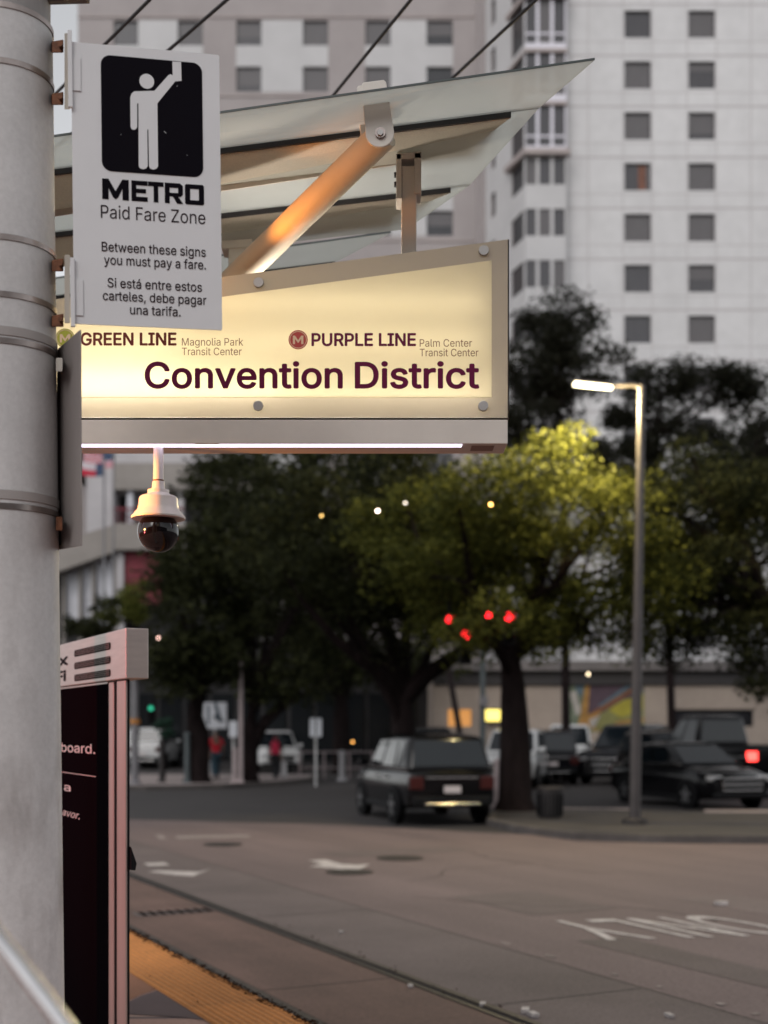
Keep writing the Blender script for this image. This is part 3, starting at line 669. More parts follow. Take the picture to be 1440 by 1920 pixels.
# ------------------------------------------------------------------ station: pole with its paid-fare sign
YPO = 4.12; pcx = 8
pz = lambda py: Z(py, YPO)
prad = lambda py: (88 + (py - 50) / 1870 * 22) * YPO / F     # radius grows towards the foot
pole_c = Vector((X(pcx, YPO), YPO, 0))
pole = empty('station_pole', (pole_c.x, pole_c.y, PZ), 0, 'thick grey round pole with steel bands at the left edge', 'pole')
rtop = lambda py: prad(py)
foot_r = prad(HZ + (EYE - PZ) * F / YPO)
prof = [(foot_r, PZ)] + [(prad(py), pz(py)) for py in (1900, 1500, 1000, 600, 300, 60)]
MB().lathe(prof, 64, pole_c).build('shaft', GALV, pole, smooth=True)
MB().lathe([(prad(60) * .955, pz(60)), (prad(60) * .955, pz(-260))], 64, pole_c).build('upper_shaft', mat('upper_shaft_paint', (.30, .285, .275), .6, noise=(4, .3, (1, 1, .3))), pole, smooth=True)
MB().lathe([(foot_r + .09, PZ), (foot_r + .09, PZ + .03), (foot_r, PZ + .035)], 48, pole_c).build('base_plate', GALV, pole, smooth=True)
def band(py, hpx, m=STEELBAND, nm='steel_band'):
    r = prad(py) + .0035; h = hpx * YPO / F
    return MB().lathe([(r - .004, pz(py) - h / 2 - .002), (r, pz(py) - h / 2), (r, pz(py) + h / 2), (r - .004, pz(py) + h / 2 + .002)], 64, pole_c).build(nm, m, pole, smooth=30)
# rows where the front of each ring crosses the pole axis (the edge shows lower)
for py in (56, 158, 478, 582, 666, 965): band(py, 10)
for py in (648, 944): band(py, 16, mat('rubber_sleeve', (.34, .32, .31), .7, noise=(8, .1)), 'sleeve')
# arm and ridge at the very top of the pole
MB().prism([P(-20, -40, 4.1), P(165, -42, 4.1), P(165, -2, 4.1), P(95, 0, 4.1), P(-20, 2, 4.1)], (0, .03, 0)).build('top_arm', mat('dark_arm_paint', (.10, .075, .075), .6, noise=(6, .2)), pole, bevel=.004)
# the sign: a thin white plate, slightly turned
O_ = P(133, 78, 4.0); UX = (P(411, 103, 4.10) - O_) / 276.0; DV = (P(139, 607, 4.0) - O_) / 517.0
NRM = UX.cross(DV).normalized();
if NRM.y > 0: NRM = -NRM
def sg(x, y, e=0.): return O_ + UX * x + DV * y + NRM * e
fare = empty('fare_sign', sg(138, 517), 0, 'white sign with a black ticket-holder pictogram reading Paid Fare Zone', 'sign')
MB().prism([sg(x, y, 0) for x, y in roundrect(0, 276, 0, 517, 3, 3)], -NRM * .0035).build('plate', SIGNWHITE, fare)
E1 = .0012
flat(MB(), lambda x, y: sg(x, y, E1), roundrect(54, 243, 19, 233, 18, 8)).build('black_square', INK, fare)
def cl(cx, cy): # crop coordinates (three times the photo) to sign coordinates
    x = cx / 3 - 133; return x, cy / 3 - (78 + .0906 * x)
fig = [(745, 512), (730, 524), (722, 545), (722, 710), (729, 722), (741, 726), (752, 722), (759, 710), (760, 580), (767, 580), (765, 930), (772, 940), (790, 946), (808, 941), (815, 928), (815, 725), (821, 725), (822, 930), (829, 943), (846, 949), (864, 944), (873, 932), (873, 580), (975, 458), (1011, 456), (1009, 350), (960, 347), (961, 424), (948, 418), (935, 425), (858, 510)]
scr = MB()
for (x_, y_, dx, dy) in ((303, 245, 4, 3), (222, 249, 1.5, 1), (328, 160, 1, 2), (250, 190, .8, 2.2), (345, 290, 1.6, .6)):
    u_, v_ = x_ - 133, y_ - (78 + .0906 * (x_ - 133)); scr.face([sg(u_, v_, E1 * 1.5), sg(u_ + dx, v_ + dy, E1 * 1.5), sg(u_ + dx, v_ + dy + .9, E1 * 1.5), sg(u_, v_ + .7, E1 * 1.5)])
scr.build('scratches', SIGNWHITE, fare)
pict = MB(); pict.face([sg(*cl(*q), E1 * 2) for q in fig]); hx, hy = cl(815, 457)
pict.face([sg(x, y, E1 * 2) for x, y in circ(hx, hy, 13.8)]); pict.build('pictogram', SIGNWHITE, fare)
# block capitals
def capital(polys, x0, x1, y0, y1, b, slant=.10):
    for pl in polys: b.face([sg(x0 + u * (x1 - x0) , y1 - v * (y1 - y0), E1) for u, v in pl])
y0, y1 = 247, 285; b = MB()
capital([[(0, 0), (0, 1), (.24, 1), (.24, .0)][::-1], [(.24, 1), (.5, .42), (.5, .02), (.40, .12), (.24, .55)], [(.5, .42), (.76, 1), (.76, .55), (.60, .12), (.5, .02)], [(.76, 0), (.76, 1), (1, 1), (1, 0)]], 54, 103, y0, y1, b)
capital([[(0, 0), (0, 1), (.3, 1), (.3, 0)], [(.3, 1), (1, 1), (1, .78), (.3, .78)], [(.3, .61), (.9, .61), (.9, .40), (.3, .40)], [(.3, .22), (1, .22), (1, 0), (.3, 0)]], 108, 138, y0, y1, b)
capital([[(0, .78), (0, 1), (1, 1), (1, .78)], [(.35, 0), (.35, .78), (.65, .78), (.65, 0)]], 139, 168, y0, y1, b)
capital([[(0, 0), (0, 1), (.27, 1), (.27, 0)], [(.27, 1), (.85, 1), (1, .88), (1, .77), (.27, .77)], [(.74, .77), (1, .77), (1, .45), (.74, .52)], [(.27, .52), (.74, .52), (1, .45), (.88, .34), (.27, .34)], [(.45, .34), (.75, .34), (1.02, 0), (.68, 0)]], 170, 204, y0, y1, b)
capital([[(0, .06), (0, .94), (.07, 1), (.27, 1), (.27, 0), (.07, 0)], [(.73, 0), (.73, 1), (.93, 1), (1, .94), (1, .06), (.93, 0)], [(.27, 1), (.73, 1), (.73, .78), (.27, .78)], [(.27, .22), (.73, .22), (.73, 0), (.27, 0)]], 208, 244, y0, y1, b)
b.build('block_lettering', INK, fare)
A = lambda x, y: sg(x, y, E1)
lettering('lettering', 'Paid Fare Zone', fare, INKGREY, A, 51, 246, 320, 24, 0)
for body, x0, x1, yb in (('Between these signs', 52, 246, 381), ('you must pay a fare.', 56, 246, 405), ('Si está entre estos', 62, 238, 447), ('carteles, debe pagar', 53, 246, 471), ('una tarifa.', 103, 197, 495)):
    lettering('lettering', body, fare, INKGREY, A, x0, x1, yb, 17, .006)
# channel brackets and clips joining sign and pole
for y0_, y1_ in ((62, 205), (478, 606)):
    b = MB(); b.hexa([P(121, y1_, 4.03), P(131, y1_, 4.0), P(131, y0_, 4.0), P(121, y0_, 4.03)], [P(121, y1_, 4.15), P(131, y1_, 4.12), P(131, y0_, 4.12), P(121, y0_, 4.15)])
    b.build('channel_bracket', mat('bracket_paint', (.48, .44, .38), .55, noise=(5, .25, (1, 1, .4))), fare, bevel=.002)
    b = MB(); b.hexa([sg(-6, y1_ - 78 - 4, .0), sg(2, y1_ - 78 - 4, 0), sg(2, y0_ - 78 - 2, 0), sg(-6, y0_ - 78 - 2, 0)], [sg(-6, y1_ - 82, .012), sg(2, y1_ - 82, .012), sg(2, y0_ - 80, .012), sg(-6, y0_ - 80, .012)])
    b.build('edge_strip', SIGNWHITE, fare, bevel=.001)
    yy0, yy1 = (28, 90) if y0_ < 100 else (436, 502)
    b = MB(); b.hexa([sg(2, yy1, .0), sg(17, yy1, 0), sg(17, yy0, 0), sg(2, yy0, 0)], [sg(2, yy1, .004), sg(17, yy1, .004), sg(17, yy0, .004), sg(2, yy0, .004)]); b.build('tab', SIGNWHITE, fare)
for py in (86, 184, 496, 600):
    b = MB(); b.hexa([P(97, py + 13, 4.06), P(119, py + 13, 4.06), P(119, py - 12, 4.06), P(97, py - 8, 4.06)], [P(97, py + 13, 4.16), P(119, py + 13, 4.16), P(119, py - 12, 4.16), P(97, py - 8, 4.16)])
    c = b.build('band_clip', RUSTY, pole, bevel=.003)
    MB().disc(P(114, py, 4.05), .007, (0, 1, 0), .02, 10).build('bolt', RUSTY, c)
# second sign on the pole, seen edge-on from behind
c0, c1 = P(150, 618, 3.93), P(107, 655, 4.20)
bb = P(152, 1023, 3.93); b2 = P(108, 1031, 4.20)
edge = empty('edge_on_sign', (c0 + c1) / 2 - Vector((0, 0, .7)), 0, 'blank grey metal back of a sign strapped edge-on to the pole', 'sign')
th = Vector((.004, .0015, 0))
MB().hexa([c0, c1, b2, bb], [c0 + th, c1 + th, b2 + th, bb + th]).build('plate', SIGNBACK, edge, bevel=.0015)
MB().hexa([P(107, 668, 4.18), P(117, 668, 4.15), P(117, 1022, 4.15), P(107, 1022, 4.18)], [P(107, 668, 4.26), P(117, 668, 4.23), P(117, 1022, 4.23), P(107, 1022, 4.26)]).build('channel', mat('channel_dark', (.05, .043, .042), .6), edge)
for py, m in ((684, mat('pale_clip', (.50, .47, .42), .4, .4)), (982, RUSTY)):
    MB().hexa([P(105, py + 13, 4.02), P(117, py + 13, 4.0), P(117, py - 13, 4.0), P(105, py - 13, 4.02)], [P(105, py + 13, 4.12), P(117, py + 13, 4.1), P(117, py - 13, 4.1), P(105, py - 13, 4.12)]).build('clip', m, edge, bevel=.003)

# ------------------------------------------------------------------ station name sign: a light box with tubes inside
YN = 5.2
nm = empty('station_name_sign', P(430, 832, YN + .08), 0, 'glowing cream station name sign reading Convention District', 'sign')
out = [(-210, 602.5), (952, 449), (952, 783), (-210, 783)]; inn = [(-185, 638), (922, 488), (922, 745), (-185, 745)]
b = MB()
for k in range(4): b.face([P(*out[k], YN), P(*out[(k + 1) % 4], YN), P(*inn[(k + 1) % 4], YN), P(*inn[k], YN)])
rimm, nt, (d1, d2) = shader_mix_mat('acrylic_rim', [('ShaderNodeBsdfDiffuse', (.40, .35, .29), None), ('ShaderNodeBsdfTranslucent', (.85, .70, .45), None)])
ms = node(nt, 'ShaderNodeMixShader'); ms.inputs[0].default_value = .09; nt.links.new(d1.outputs[0], ms.inputs[1]); nt.links.new(d2.outputs[0], ms.inputs[2])
gl = node(nt, 'ShaderNodeBsdfGlossy'); gl.inputs['Roughness'].default_value = .15; ms2 = node(nt, 'ShaderNodeMixShader'); ms2.inputs[0].default_value = .05
nt.links.new(ms.outputs[0], ms2.inputs[1]); nt.links.new(gl.outputs[0], ms2.inputs[2]); nt.links.new(ms2.outputs[0], nt.nodes['Material Output'].inputs[0])
b.build('acrylic_rim', rimm, nm)
WHITEBOX = mat('lightbox_white', (.80, .78, .72), .8)
YB2 = YN + .13; b = MB()
b.face([P(*q, YN) + Vector((0, .13, 0)) for q in out])
for k in range(4): b.face([P(*out[k], YN) + Vector((0, .001, 0)), P(*out[(k + 1) % 4], YN) + Vector((0, .001, 0)), P(*out[(k + 1) % 4], YN) + Vector((0, .13, 0)), P(*out[k], YN) + Vector((0, .13, 0))])
b.build('box', WHITEBOX, nm)
b = MB()
for k in range(4):
    p, q = P(*out[k], YN), P(*out[(k + 1) % 4], YN); c_ = P(400, 650, YN)
    for a in (p, q): pass
    g1, g2 = p + (p - c_).normalized() * .006, q + (q - c_).normalized() * .006
    b.face([g1 + Vector((0, .004, 0)), g2 + Vector((0, .004, 0)), g2 + Vector((0, .134, 0)), g1 + Vector((0, .134, 0))])
b.build('trim', mat('sign_trim', (.24, .19, .16), .4, .5), nm)
face, nt, (d1, d2) = shader_mix_mat('acrylic_face', [('ShaderNodeBsdfTranslucent', (1, .92, .72), None), ('ShaderNodeBsdfDiffuse', (.66, .63, .54), None)])
ms = node(nt, 'ShaderNodeMixShader'); ms.inputs[0].default_value = .45; nt.links.new(d1.outputs[0], ms.inputs[1]); nt.links.new(d2.outputs[0], ms.inputs[2]); nt.links.new(ms.outputs[0], nt.nodes['Material Output'].inputs[0])
MB().prism([P(x, y, YN - .002) for x, y in inn], (0, .004, 0)).build('lit_panel', face, nm)
TUBE_LO = glow('tube_white', (1, .97, .93), 36); TUBE_UP = glow('tube_warm', (1, .94, .84), 4.4)
for x0, x1, y0, m in ((110, 912, 735, TUBE_LO), (40, 520, 722, TUBE_LO), (80, 330, 700, TUBE_LO), (-170, 905, 640, TUBE_UP), (120, 905, 565, TUBE_UP)):
    MB().tube([P(x0, y0, YN) + Vector((0, .055, 0)), P(x1, y0, YN) + Vector((0, .055, 0))], .010, 8).build('lamp_tube', m, nm)
MAROON = mat('lettering_maroon', (.13, .010, .050), .6, spec=.1); BROWN = mat('lettering_brown', (.17, .035, .030), .6, spec=.1); GREY_N = mat('lettering_greybrown', (.19, .10, .075), .6, spec=.1)
AN = lambda x, y: P(x, y, YN - .0035)
lettering('lettering', 'GREEN LINE', nm, BROWN, AN, 152, 330, 647, 22.5, .024)
lettering('lettering', 'Magnolia Park', nm, GREY_N, AN, 341, 456, 648, 14, 0)
lettering('lettering', 'Transit Center', nm, GREY_N, AN, 341, 453, 666, 14, 0)
lettering('lettering', 'PURPLE LINE', nm, MAROON, AN, 585, 779, 648, 22.5, .024)
lettering('lettering', 'Palm Center', nm, GREY_N, AN, 787, 885, 650, 14, 0)
lettering('lettering', 'Transit Center', nm, GREY_N, AN, 787, 897, 668, 14, 0)
lettering('station_name', 'Convention', nm, MAROON, AN, 273, 641, 727, 47, .018); lettering('station_name', 'District', nm, MAROON, AN, 667, 897, 727, 47, .018)
def roundel(cx, cy, r, m):
    o = MB(); o.face([AN(*q) for q in circ(cx, cy, r, 36)]); o = o.build('line_roundel', m, nm)
    k = MB(); AL = lambda x, y: P(x, y, YN - .0047)
    ring = MB(); n = 36; a_, b_ = circ(cx, cy, r * .9, n), circ(cx, cy, r * .83, n)
    for i in range(n): k.face([AL(*a_[i]), AL(*a_[(i + 1) % n]), AL(*b_[(i + 1) % n]), AL(*b_[i])])
    for pl in ([(-.55, .45), (-.55, -.42), (-.32, -.42), (-.32, .45)], [(-.32, -.42), (0, .05), (0, .35), (-.32, -.08)], [(.32, -.42), (.32, -.08), (0, .35), (0, .05)], [(.32, -.42), (.55, -.42), (.55, .45), (.32, .45)]):
        k.face([AL(cx + u * r, cy + v * r) for u, v in pl])
    k.build('emblem', mat('roundel_pale', (.75, .55, .36), .6), o)
roundel(559, 637, 18, mat('roundel_red', (.50, .055, .045), .6)); roundel(122, 634, 18, mat('roundel_green', (.40, .42, .03), .6))
for x, y in ((907, 470), (485, 530), (484, 761), (906, 761), (40, 590), (40, 761)):
    MB().disc(P(x, y, YN - .006), 9.5 * YN / F, (0, 1, 0), .014, 24).build('standoff', BOLT, nm, bevel=.002)
b = MB(); b.hexa([P(-210, 832, YN - .015), P(952, 832, YN - .015), P(952, 787, YN - .015), P(-210, 787, YN - .015)], [p + Vector((0, .19, 0)) for p in (P(-210, 832, YN - .015), P(952, 832, YN - .015), P(952, 787, YN - .015), P(-210, 787, YN - .015))])
tray = b.build('tray', TRAY, nm, bevel=.003)
LED = glow('led_strip_glow', (.90, .78, 1), 2.6)
for x0, x1 in ((-190, 866),):
    a, c = P(x0, 832, YN + .0), P(x1, 832, YN + .0); MB().box(a.x, c.x, YN - .008, YN + .030, a.z - .0075, a.z - .001).build('led_strip', LED, tray)
a, c = P(366, 832, YN), P(411, 832, YN); MB().box(a.x, c.x, YN - .0095, YN - .0082, a.z - .005, a.z - .001).build('strip_joint', mat('strip_joint_plastic', (.5, .42, .30), .5), tray)
a, c = P(885, 832, YN), P(928, 832, YN); MB().box(a.x, c.x, YN + .02, YN + .12, a.z - .004, a.z - .001).build('vent', mat('vent_brown', (.22, .13, .10), .5), tray)

# dome camera hanging under the sign
YC = 5.24; cc = P(297, 832, YC); camr = empty('dome_camera', P(297, 1036, YC), 0, 'white dome security camera with black glass ball hanging under the sign', 'camera')
u = YC / F; zc = lambda py: Z(py, YC)
b = MB(); b.lathe([(9.5 * u, zc(902)), (9.5 * u, zc(832))], 24, (cc.x, cc.y, 0)); b.build('stem', CAMWHITE, camr, smooth=True)
b = MB(); b.lathe([(10.2 * u, zc(900)), (10.2 * u, zc(903))], 24, (cc.x, cc.y, 0)); b.build('stem_ring', RUSTY, camr, smooth=True)
b = MB(); b.lathe([(50 * u, zc(973)), (50.5 * u, zc(970)), (40 * u, zc(957)), (37.5 * u, zc(952)), (35.5 * u, zc(934)), (33 * u, zc(931)), (26 * u, zc(929)), (22 * u, zc(927)), (20 * u, zc(925)), (20 * u, zc(919)), (15 * u, zc(917.5)), (12 * u, zc(917)), (11.2 * u, zc(903))], 40, (cc.x, cc.y, 0)); b.build('housing', CAMWHITE, camr, smooth=30)
prof = []
for k in range(0, 25):
    a = -90 + k * 6.2
    if a > 52: break
    prof.append((39 * u * math.cos(R(a)), zc(997) + 39 * u * math.sin(R(a))))
prof.append((30 * u, zc(971)))
MB().lathe(prof, 48, (cc.x, cc.y, 0)).build('dome', DOMEGLASS, camr, smooth=60)
MB().disc((cc.x + .012, cc.y - .079, zc(954)), .003, (0, 1, 0), .006, 8).build('status_mark', INK, camr)

# ------------------------------------------------------------------ canopy
can = empty('platform_canopy', P(30, 1365 + (EYE - PZ) * F / 5.7, 5.7), 0, 'glass platform canopy on pale struts above the station name sign', 'canopy')
glassm = bpy.data.materials.new('frosted_canopy_glass'); glassm.use_nodes = True; nt = glassm.node_tree; nt.nodes.remove(nt.nodes['Principled BSDF'])
dif = node(nt, 'ShaderNodeBsdfDiffuse'); dif.inputs[0].default_value = (.64, .64, .615, 1)
tl = node(nt, 'ShaderNodeBsdfTranslucent'); tl.inputs[0].default_value = (.77, .775, .75, 1)
tp = node(nt, 'ShaderNodeBsdfTransparent'); tp.inputs[0].default_value = (.86, .91, .88, 1)
gs = node(nt, 'ShaderNodeBsdfGlossy'); gs.inputs['Roughness'].default_value = .12
tc = node(nt, 'ShaderNodeTexCoord'); nz = node(nt, 'ShaderNodeTexNoise'); nz.inputs['Scale'].default_value = 3; nz.inputs['Detail'].default_value = 6; nt.links.new(tc.outputs['Object'], nz.inputs['Vector'])
mr = node(nt, 'ShaderNodeMapRange'); mr.inputs['To Min'].default_value = .26; mr.inputs['To Max'].default_value = .42; nt.links.new(nz.outputs['Fac'], mr.inputs[0])
m1 = node(nt, 'ShaderNodeMixShader'); m1.inputs[0].default_value = .62; nt.links.new(dif.outputs[0], m1.inputs[1]); nt.links.new(tl.outputs[0], m1.inputs[2])
m2 = node(nt, 'ShaderNodeMixShader'); nt.links.new(mr.outputs[0], m2.inputs[0]); nt.links.new(m1.outputs[0], m2.inputs[1]); nt.links.new(tp.outputs[0], m2.inputs[2])
m3 = node(nt, 'ShaderNodeMixShader'); m3.inputs[0].default_value = .06; nt.links.new(m2.outputs[0], m3.inputs[1]); nt.links.new(gs.outputs[0], m3.inputs[2]); nt.links.new(m3.outputs[0], nt.nodes['Material Output'].inputs[0])
GEDGE = mat('glass_edge', (.045, .06, .058), .3)
XL = -240
def lineat(x0, y0, x1, y1, x): return y0 + (y1 - y0) * (x - x0) / (x1 - x0)
J = [(413, 213, 1115, 113, 4.75), (413, 279, 1010, 203.5, 5.07), (413, 401, 880, 348, 5.80), (413, 468, 762, 430, 6.22)]
J2 = [(540, 463, 733, 436.5, 6.42), (480, 508.5, 632, 490, 6.9)]
def jp(j, x): return P(x, lineat(*j[:4], x), j[4])
UP = Vector((0, 0, .008))
for a, c in ((J[0], J[1]), (J[1], J[2]), (J[2], J[3]), (J2[0], J2[1])):
    q = [jp(a, XL), jp(a, a[2]), jp(c, c[2]), jp(c, XL)]
    MB().hexa(q, [p + UP for p in q]).build('glass_pane', glassm, can)
    e = MB(); e.hexa([q[0], q[1], q[1] + UP, q[0] + UP], [p + Vector((0, -.003, 0)) for p in (q[0], q[1], q[1] + UP, q[0] + UP)]); e.build('pane_edge', GEDGE, can)
for j, x1 in ((J[1], 958), (J[2], 845), (J2[1], 628)):
    a, c = jp(j, XL), jp(j, x1); h = Vector((0, 0, -.020)); d = Vector((0, .012, 0)); lift = Vector((0, -.006, -.001))
    MB().hexa([a + lift, c + lift, c + h + lift, a + h + lift], [a + d, c + d, c + h + d, a + h + d]).build('gasket', DARKRUB, can)
# wide perforated purlins under the second and third joint
for j, x1, rear in ((J[1], 956, (413, 347, 884, 276, 5.46)), (J[2], 843, (413, 449, 735, 406, 6.17))):
    a, c = jp(j, XL) + Vector((0, .006, -.022)), jp(j, x1) + Vector((0, .006, -.022)); r0, r1 = jp(rear, XL), jp(rear, rear[2]); th = Vector((0, 0, .035))
    o = MB().hexa([a, c, r1, r0], [a + Vector((0, .002, .012)), c + Vector((0, .002, .012)), r1 + th, r0 + th]).build('purlin', SOFFIT, can)
    lip = Vector((0, .006, 0)); dn = Vector((0, 0, -.026))
    MB().hexa([r0, r1, r1 + dn, r0 + dn], [r0 + lip, r1 + lip, r1 + lip + dn, r0 + lip + dn]).build('purlin_lip', CANOPYPAINT, o)
# strut, clamp, hangers
s0, s1 = P(404, 560, 5.52), P(722, 250, 4.93)
MB().tube([s0, s1], [.057, .057], 32).build('strut', STRUTPAINT, can, smooth=True)
q = [(678, 158), (681, 154), (719, 149), (724, 153), (739, 246)]
cx, cy, r = 712, 249, 27
q += [(cx + r * math.cos(R(a)), cy + r * math.sin(R(a))) for a in range(0, 181, 15)][0:]
cl_ = MB().prism([P(x, y, 4.86) for x, y in q], (0, .014, 0)).build('clamp', TRAY, can, bevel=.003)
MB().prism([P(x - 9, y + 6, 5.02) for x, y in q], (0, .014, 0)).build('clamp_rear', TRAY, can, bevel=.003)
MB().disc(P(713, 249, 4.855), 10 * 4.86 / F, (0, 1, 0), .012, 20).build('bolt_washer', STEELBAND, cl_)
MB().disc(P(713, 249, 4.848), 6 * 4.86 / F, (0, 1, 0), .014, 6).build('bolt', BOLT, cl_)
MB().hexa([P(668, 178, 4.9), P(680, 172, 4.9), P(680, 186, 4.9), P(668, 186, 4.9)], [P(668, 178, 5.0), P(680, 172, 5.0), P(680, 186, 5.0), P(668, 186, 5.0)]).build('clamp_lug', RUSTY, can)
def hanger(x0, x1, top, bot, Y, d=.10):
    b = MB(); a = [P(x0, bot, Y), P(x1, bot, Y), P(x1, top, Y), P(x0, top, Y)]; b.hexa(a, [p + Vector((0, d, 0)) for p in a])
    return b.build('hanger', CANOPYPAINT, can, bevel=.003)
hanger(753, 781, 311, 800, 5.34); hanger(428, 466, 462, 800, 5.95)
for x0, x1, y0_, y1_ in ((743, 753, 288, 372), (777, 790, 286, 362)):
    b = MB(); a = [P(x0, y1_, 5.33), P(x1, y1_, 5.33), P(x1, y0_, 5.33), P(x0, y0_, 5.33)]; b.hexa(a, [p + Vector((0, .12, 0)) for p in a]); b.build('clevis', CANOPYPAINT, can, bevel=.002)
b = MB(); a = [P(743, 298, 5.33), P(790, 296, 5.33), P(790, 284, 5.33), P(743, 288, 5.33)]; b.hexa(a, [p + Vector((0, .12, 0)) for p in a]); b.build('clevis_top', CANOPYPAINT, can)
b = MB(); a = [P(415, 466, 5.94), P(472, 462, 5.94), P(472, 448, 5.94), P(415, 452, 5.94)]; b.hexa(a, [p + Vector((0, .12, 0)) for p in a]); b.build('clevis_top', CANOPYPAINT, can)
for py in (328, 346):
    MB().tube([P(739, py, 5.36), P(744, py, 5.36)], .012, 8).build('hanger_bolt', DARKRUB, can)
# main column and cross beam behind the thick pole
MB().lathe([(.09, PZ), (.09, 3.95)], 24, (X(28, 5.75), 5.75, 0)).build('column', CANOPYPAINT, can, smooth=True)
MB().hexa([P(-230, 640, 5.7), P(600, 560, 5.7), P(600, 590, 5.7), P(-230, 690, 5.7)], [P(-230, 640, 5.7) + Vector((0, .1, 0)), P(600, 560, 5.7) + Vector((0, .1, 0)), P(600, 590, 5.7) + Vector((0, .1, 0)), P(-230, 690, 5.7) + Vector((0, .1, 0))]).build('cross_beam', CANOPYPAINT, can)
# the canopy's own sodium floods: one up among the struts, one lower beside the camera
def flood(pos, target, watts, spot, label, lampcol=(1, .33, .05), lens=(1, .42, .10)):
    lp = Vector(pos); t = Vector(target); lamp = empty('canopy_lamp', lp, 0, label, 'lamp', 'orange canopy floods'); d = (t - lp).normalized(); q = d.to_track_quat('X', 'Z').to_matrix().to_4x4()
    M = Matrix.Translation(lp) @ q
    MB().box(-.10, 0, -.07, .07, -.05, .05, M).build('housing', PLASTIC, lamp, bevel=.01)
    MB().box(.001, .006, -.06, .06, -.04, .04, M).build('lens', glow('flood_lens_%d' % len(MATS), lens, 12), lamp)
    MB().tube([lp - d * .05, lp - d * .05 + Vector((0, 0, .16))], .012, 8).build('stem', CANOPYPAINT, lamp)
    light('sodium_light', 'SPOT', lp + d * .03, watts, lampcol, lamp, .04, target=target, spot=spot)
flood(P(330, 500, 5.06), P(625, 352, 5.12), 24, 44, 'orange floodlight hidden behind the white fare sign, aimed at the strut')
flood(P(-200, 915, 4.85), P(297, 945, 5.24), 150, 26, 'orange floodlight behind the thick pole, aimed at the dome camera')
flood(P(520, 690, 5.62), P(600, 330, 5.35), 27, 130, 'warm white floodlight hidden behind the station name sign, aimed up at the canopy', (1, .88, .74), (1, .9, .8))

# overhead wires
def wire(x0, y0, x1, y1, h, lab, rad=.009):
    a = P(x0, y0, h * F / (HZ - y0)); c = P(x1, y1, h * F / (HZ - y1)); d = (a - c).normalized()
    tag(MB().tube([c + d * 6.0, c + d * 3, c, c - d * 8, c - d * 45], rad, 8).build('overhead_wire', DARKRUB), lab, 'wire', 'overhead tram wires')
wire(280, 0, 198, 82, 3.65, 'overhead wire at the far left, above the white fare sign'); wire(425, 0, 315, 95, 3.65, 'overhead wire ending above the right half of the fare sign')
wire(770, 0, 628, 175, 3.65, 'overhead wire passing just left of the strut clamp'); wire(1005, 0, 850, 145, 3.65, 'rightmost overhead wire, above the canopy glass tip')

# ------------------------------------------------------------------ ticket kiosk
YK = 5.6; KN = P(236, 1177, YK)            # near top corner of the header, front edge
kx, ky = KN.x, KN.y
def kp(s, d, z): p = Vector((kx, ky, 0)) + TV * s + NV * d; return Vector((p.x, p.y, z))    # s back along the face, d into the body
kio = empty('ticket_kiosk', kp(.6, .1, PZ), 0, 'steel and black ticket kiosk half hidden behind the grey pole', 'kiosk')
ztop = KN.z; zh = Z(1272, YK); LK = 1.9; DK = .102
def kbox(nm, m, s0, s1, d0, d1, z0, z1, par=kio, bevel=.003):
    return MB().hexa([kp(s0, d0, z0), kp(s1, d0, z0), kp(s1, d1, z0), kp(s0, d1, z0)], [kp(s0, d0, z1), kp(s1, d0, z1), kp(s1, d1, z1), kp(s0, d1, z1)]).build(nm, m, par, bevel=bevel)
hd = kbox('header', STEEL, 0, LK, 0, DK, zh, ztop, bevel=.004)
def ks(px, py):                              # a pixel on the kiosk's long face -> (s, z)
    # ray through the pixel meets the plane through KN along TV
    dx, dy = (px - 720) / F, 1.0; # X = dx*Y
    s = (dx * ky - kx) / (TV.x - dx * TV.y); Y = ky + TV.y * s; return s, Z(py, Y)
kl = lambda px, py, e: kp(ks(px, py)[0], e, ks(px, py)[1])
for (xa, ya, xb, yb) in ((141, 1223, 206, 1214), (141, 1248, 206, 1238), (141, 1272, 206, 1261)):
    (sa, za), (sb, zb) = ks(xa, ya), ks(xb, yb); zz = (za + zb) / 2; r = .017; pts = []
    for k in range(9): a = R(90 + 180 * k / 8); pts.append((max(sa, sb) - math.cos(a) * r, zz + math.sin(a) * r))
    for k in range(9): a = R(-90 + 180 * k / 8); pts.append((min(sa, sb) - math.cos(a) * r, zz + math.sin(a) * r))
    sl = MB().face([kp(s, -.0012, z) for s, z in pts]).build('speaker_slot', DARKSLOT, hd)
    b = MB(); s_lo, s_hi = min(sa, sb) , max(sa, sb)
    for i in range(1, 4):
        z = zz - r + i * r / 2 + .0005; b.face([kp(s_lo, -.0022, z), kp(s_hi, -.0022, z), kp(s_hi, -.0022, z + .0022), kp(s_lo, -.0022, z + .0022)])
    n_ = int((s_hi - s_lo) / .009)
    for i in range(n_): s = s_lo + i * .009; b.face([kp(s, -.0026, zz - r * .85), kp(s + .002, -.0026, zz - r * .85), kp(s + .002, -.0026, zz + r * .85), kp(s, -.0026, zz + r * .85)])
    b.build('mesh_grille', mat('grille_wire', (.12, .10, .09), .5, .3), sl)
(sx, zx) = ks(110, 1252)
def kat(px0, py0, px1, capm):                # lettering on the face; u runs to the right in the picture
    s0, z0 = ks(px0, py0); s1, z1 = ks(px1, py0); zb = (z0)
    return lambda u, v: kp(s0 + (s1 - s0) * u, -.0015, zb + v * capm)
def ktext(body, px0, px1, py, cap, m, bold=0, shear=0, par=kio): 
    s0, zb = ks(px0, py); s1, _ = ks(px1, py)
    return lettering('lettering', body, par, m, lambda u, v: kp(s0 + (s1 - s0) * u, KD - .0015, zb + v * cap), 0, 1, 0, 1, bold=bold, shear=shear, up=1)
KD = 0.0
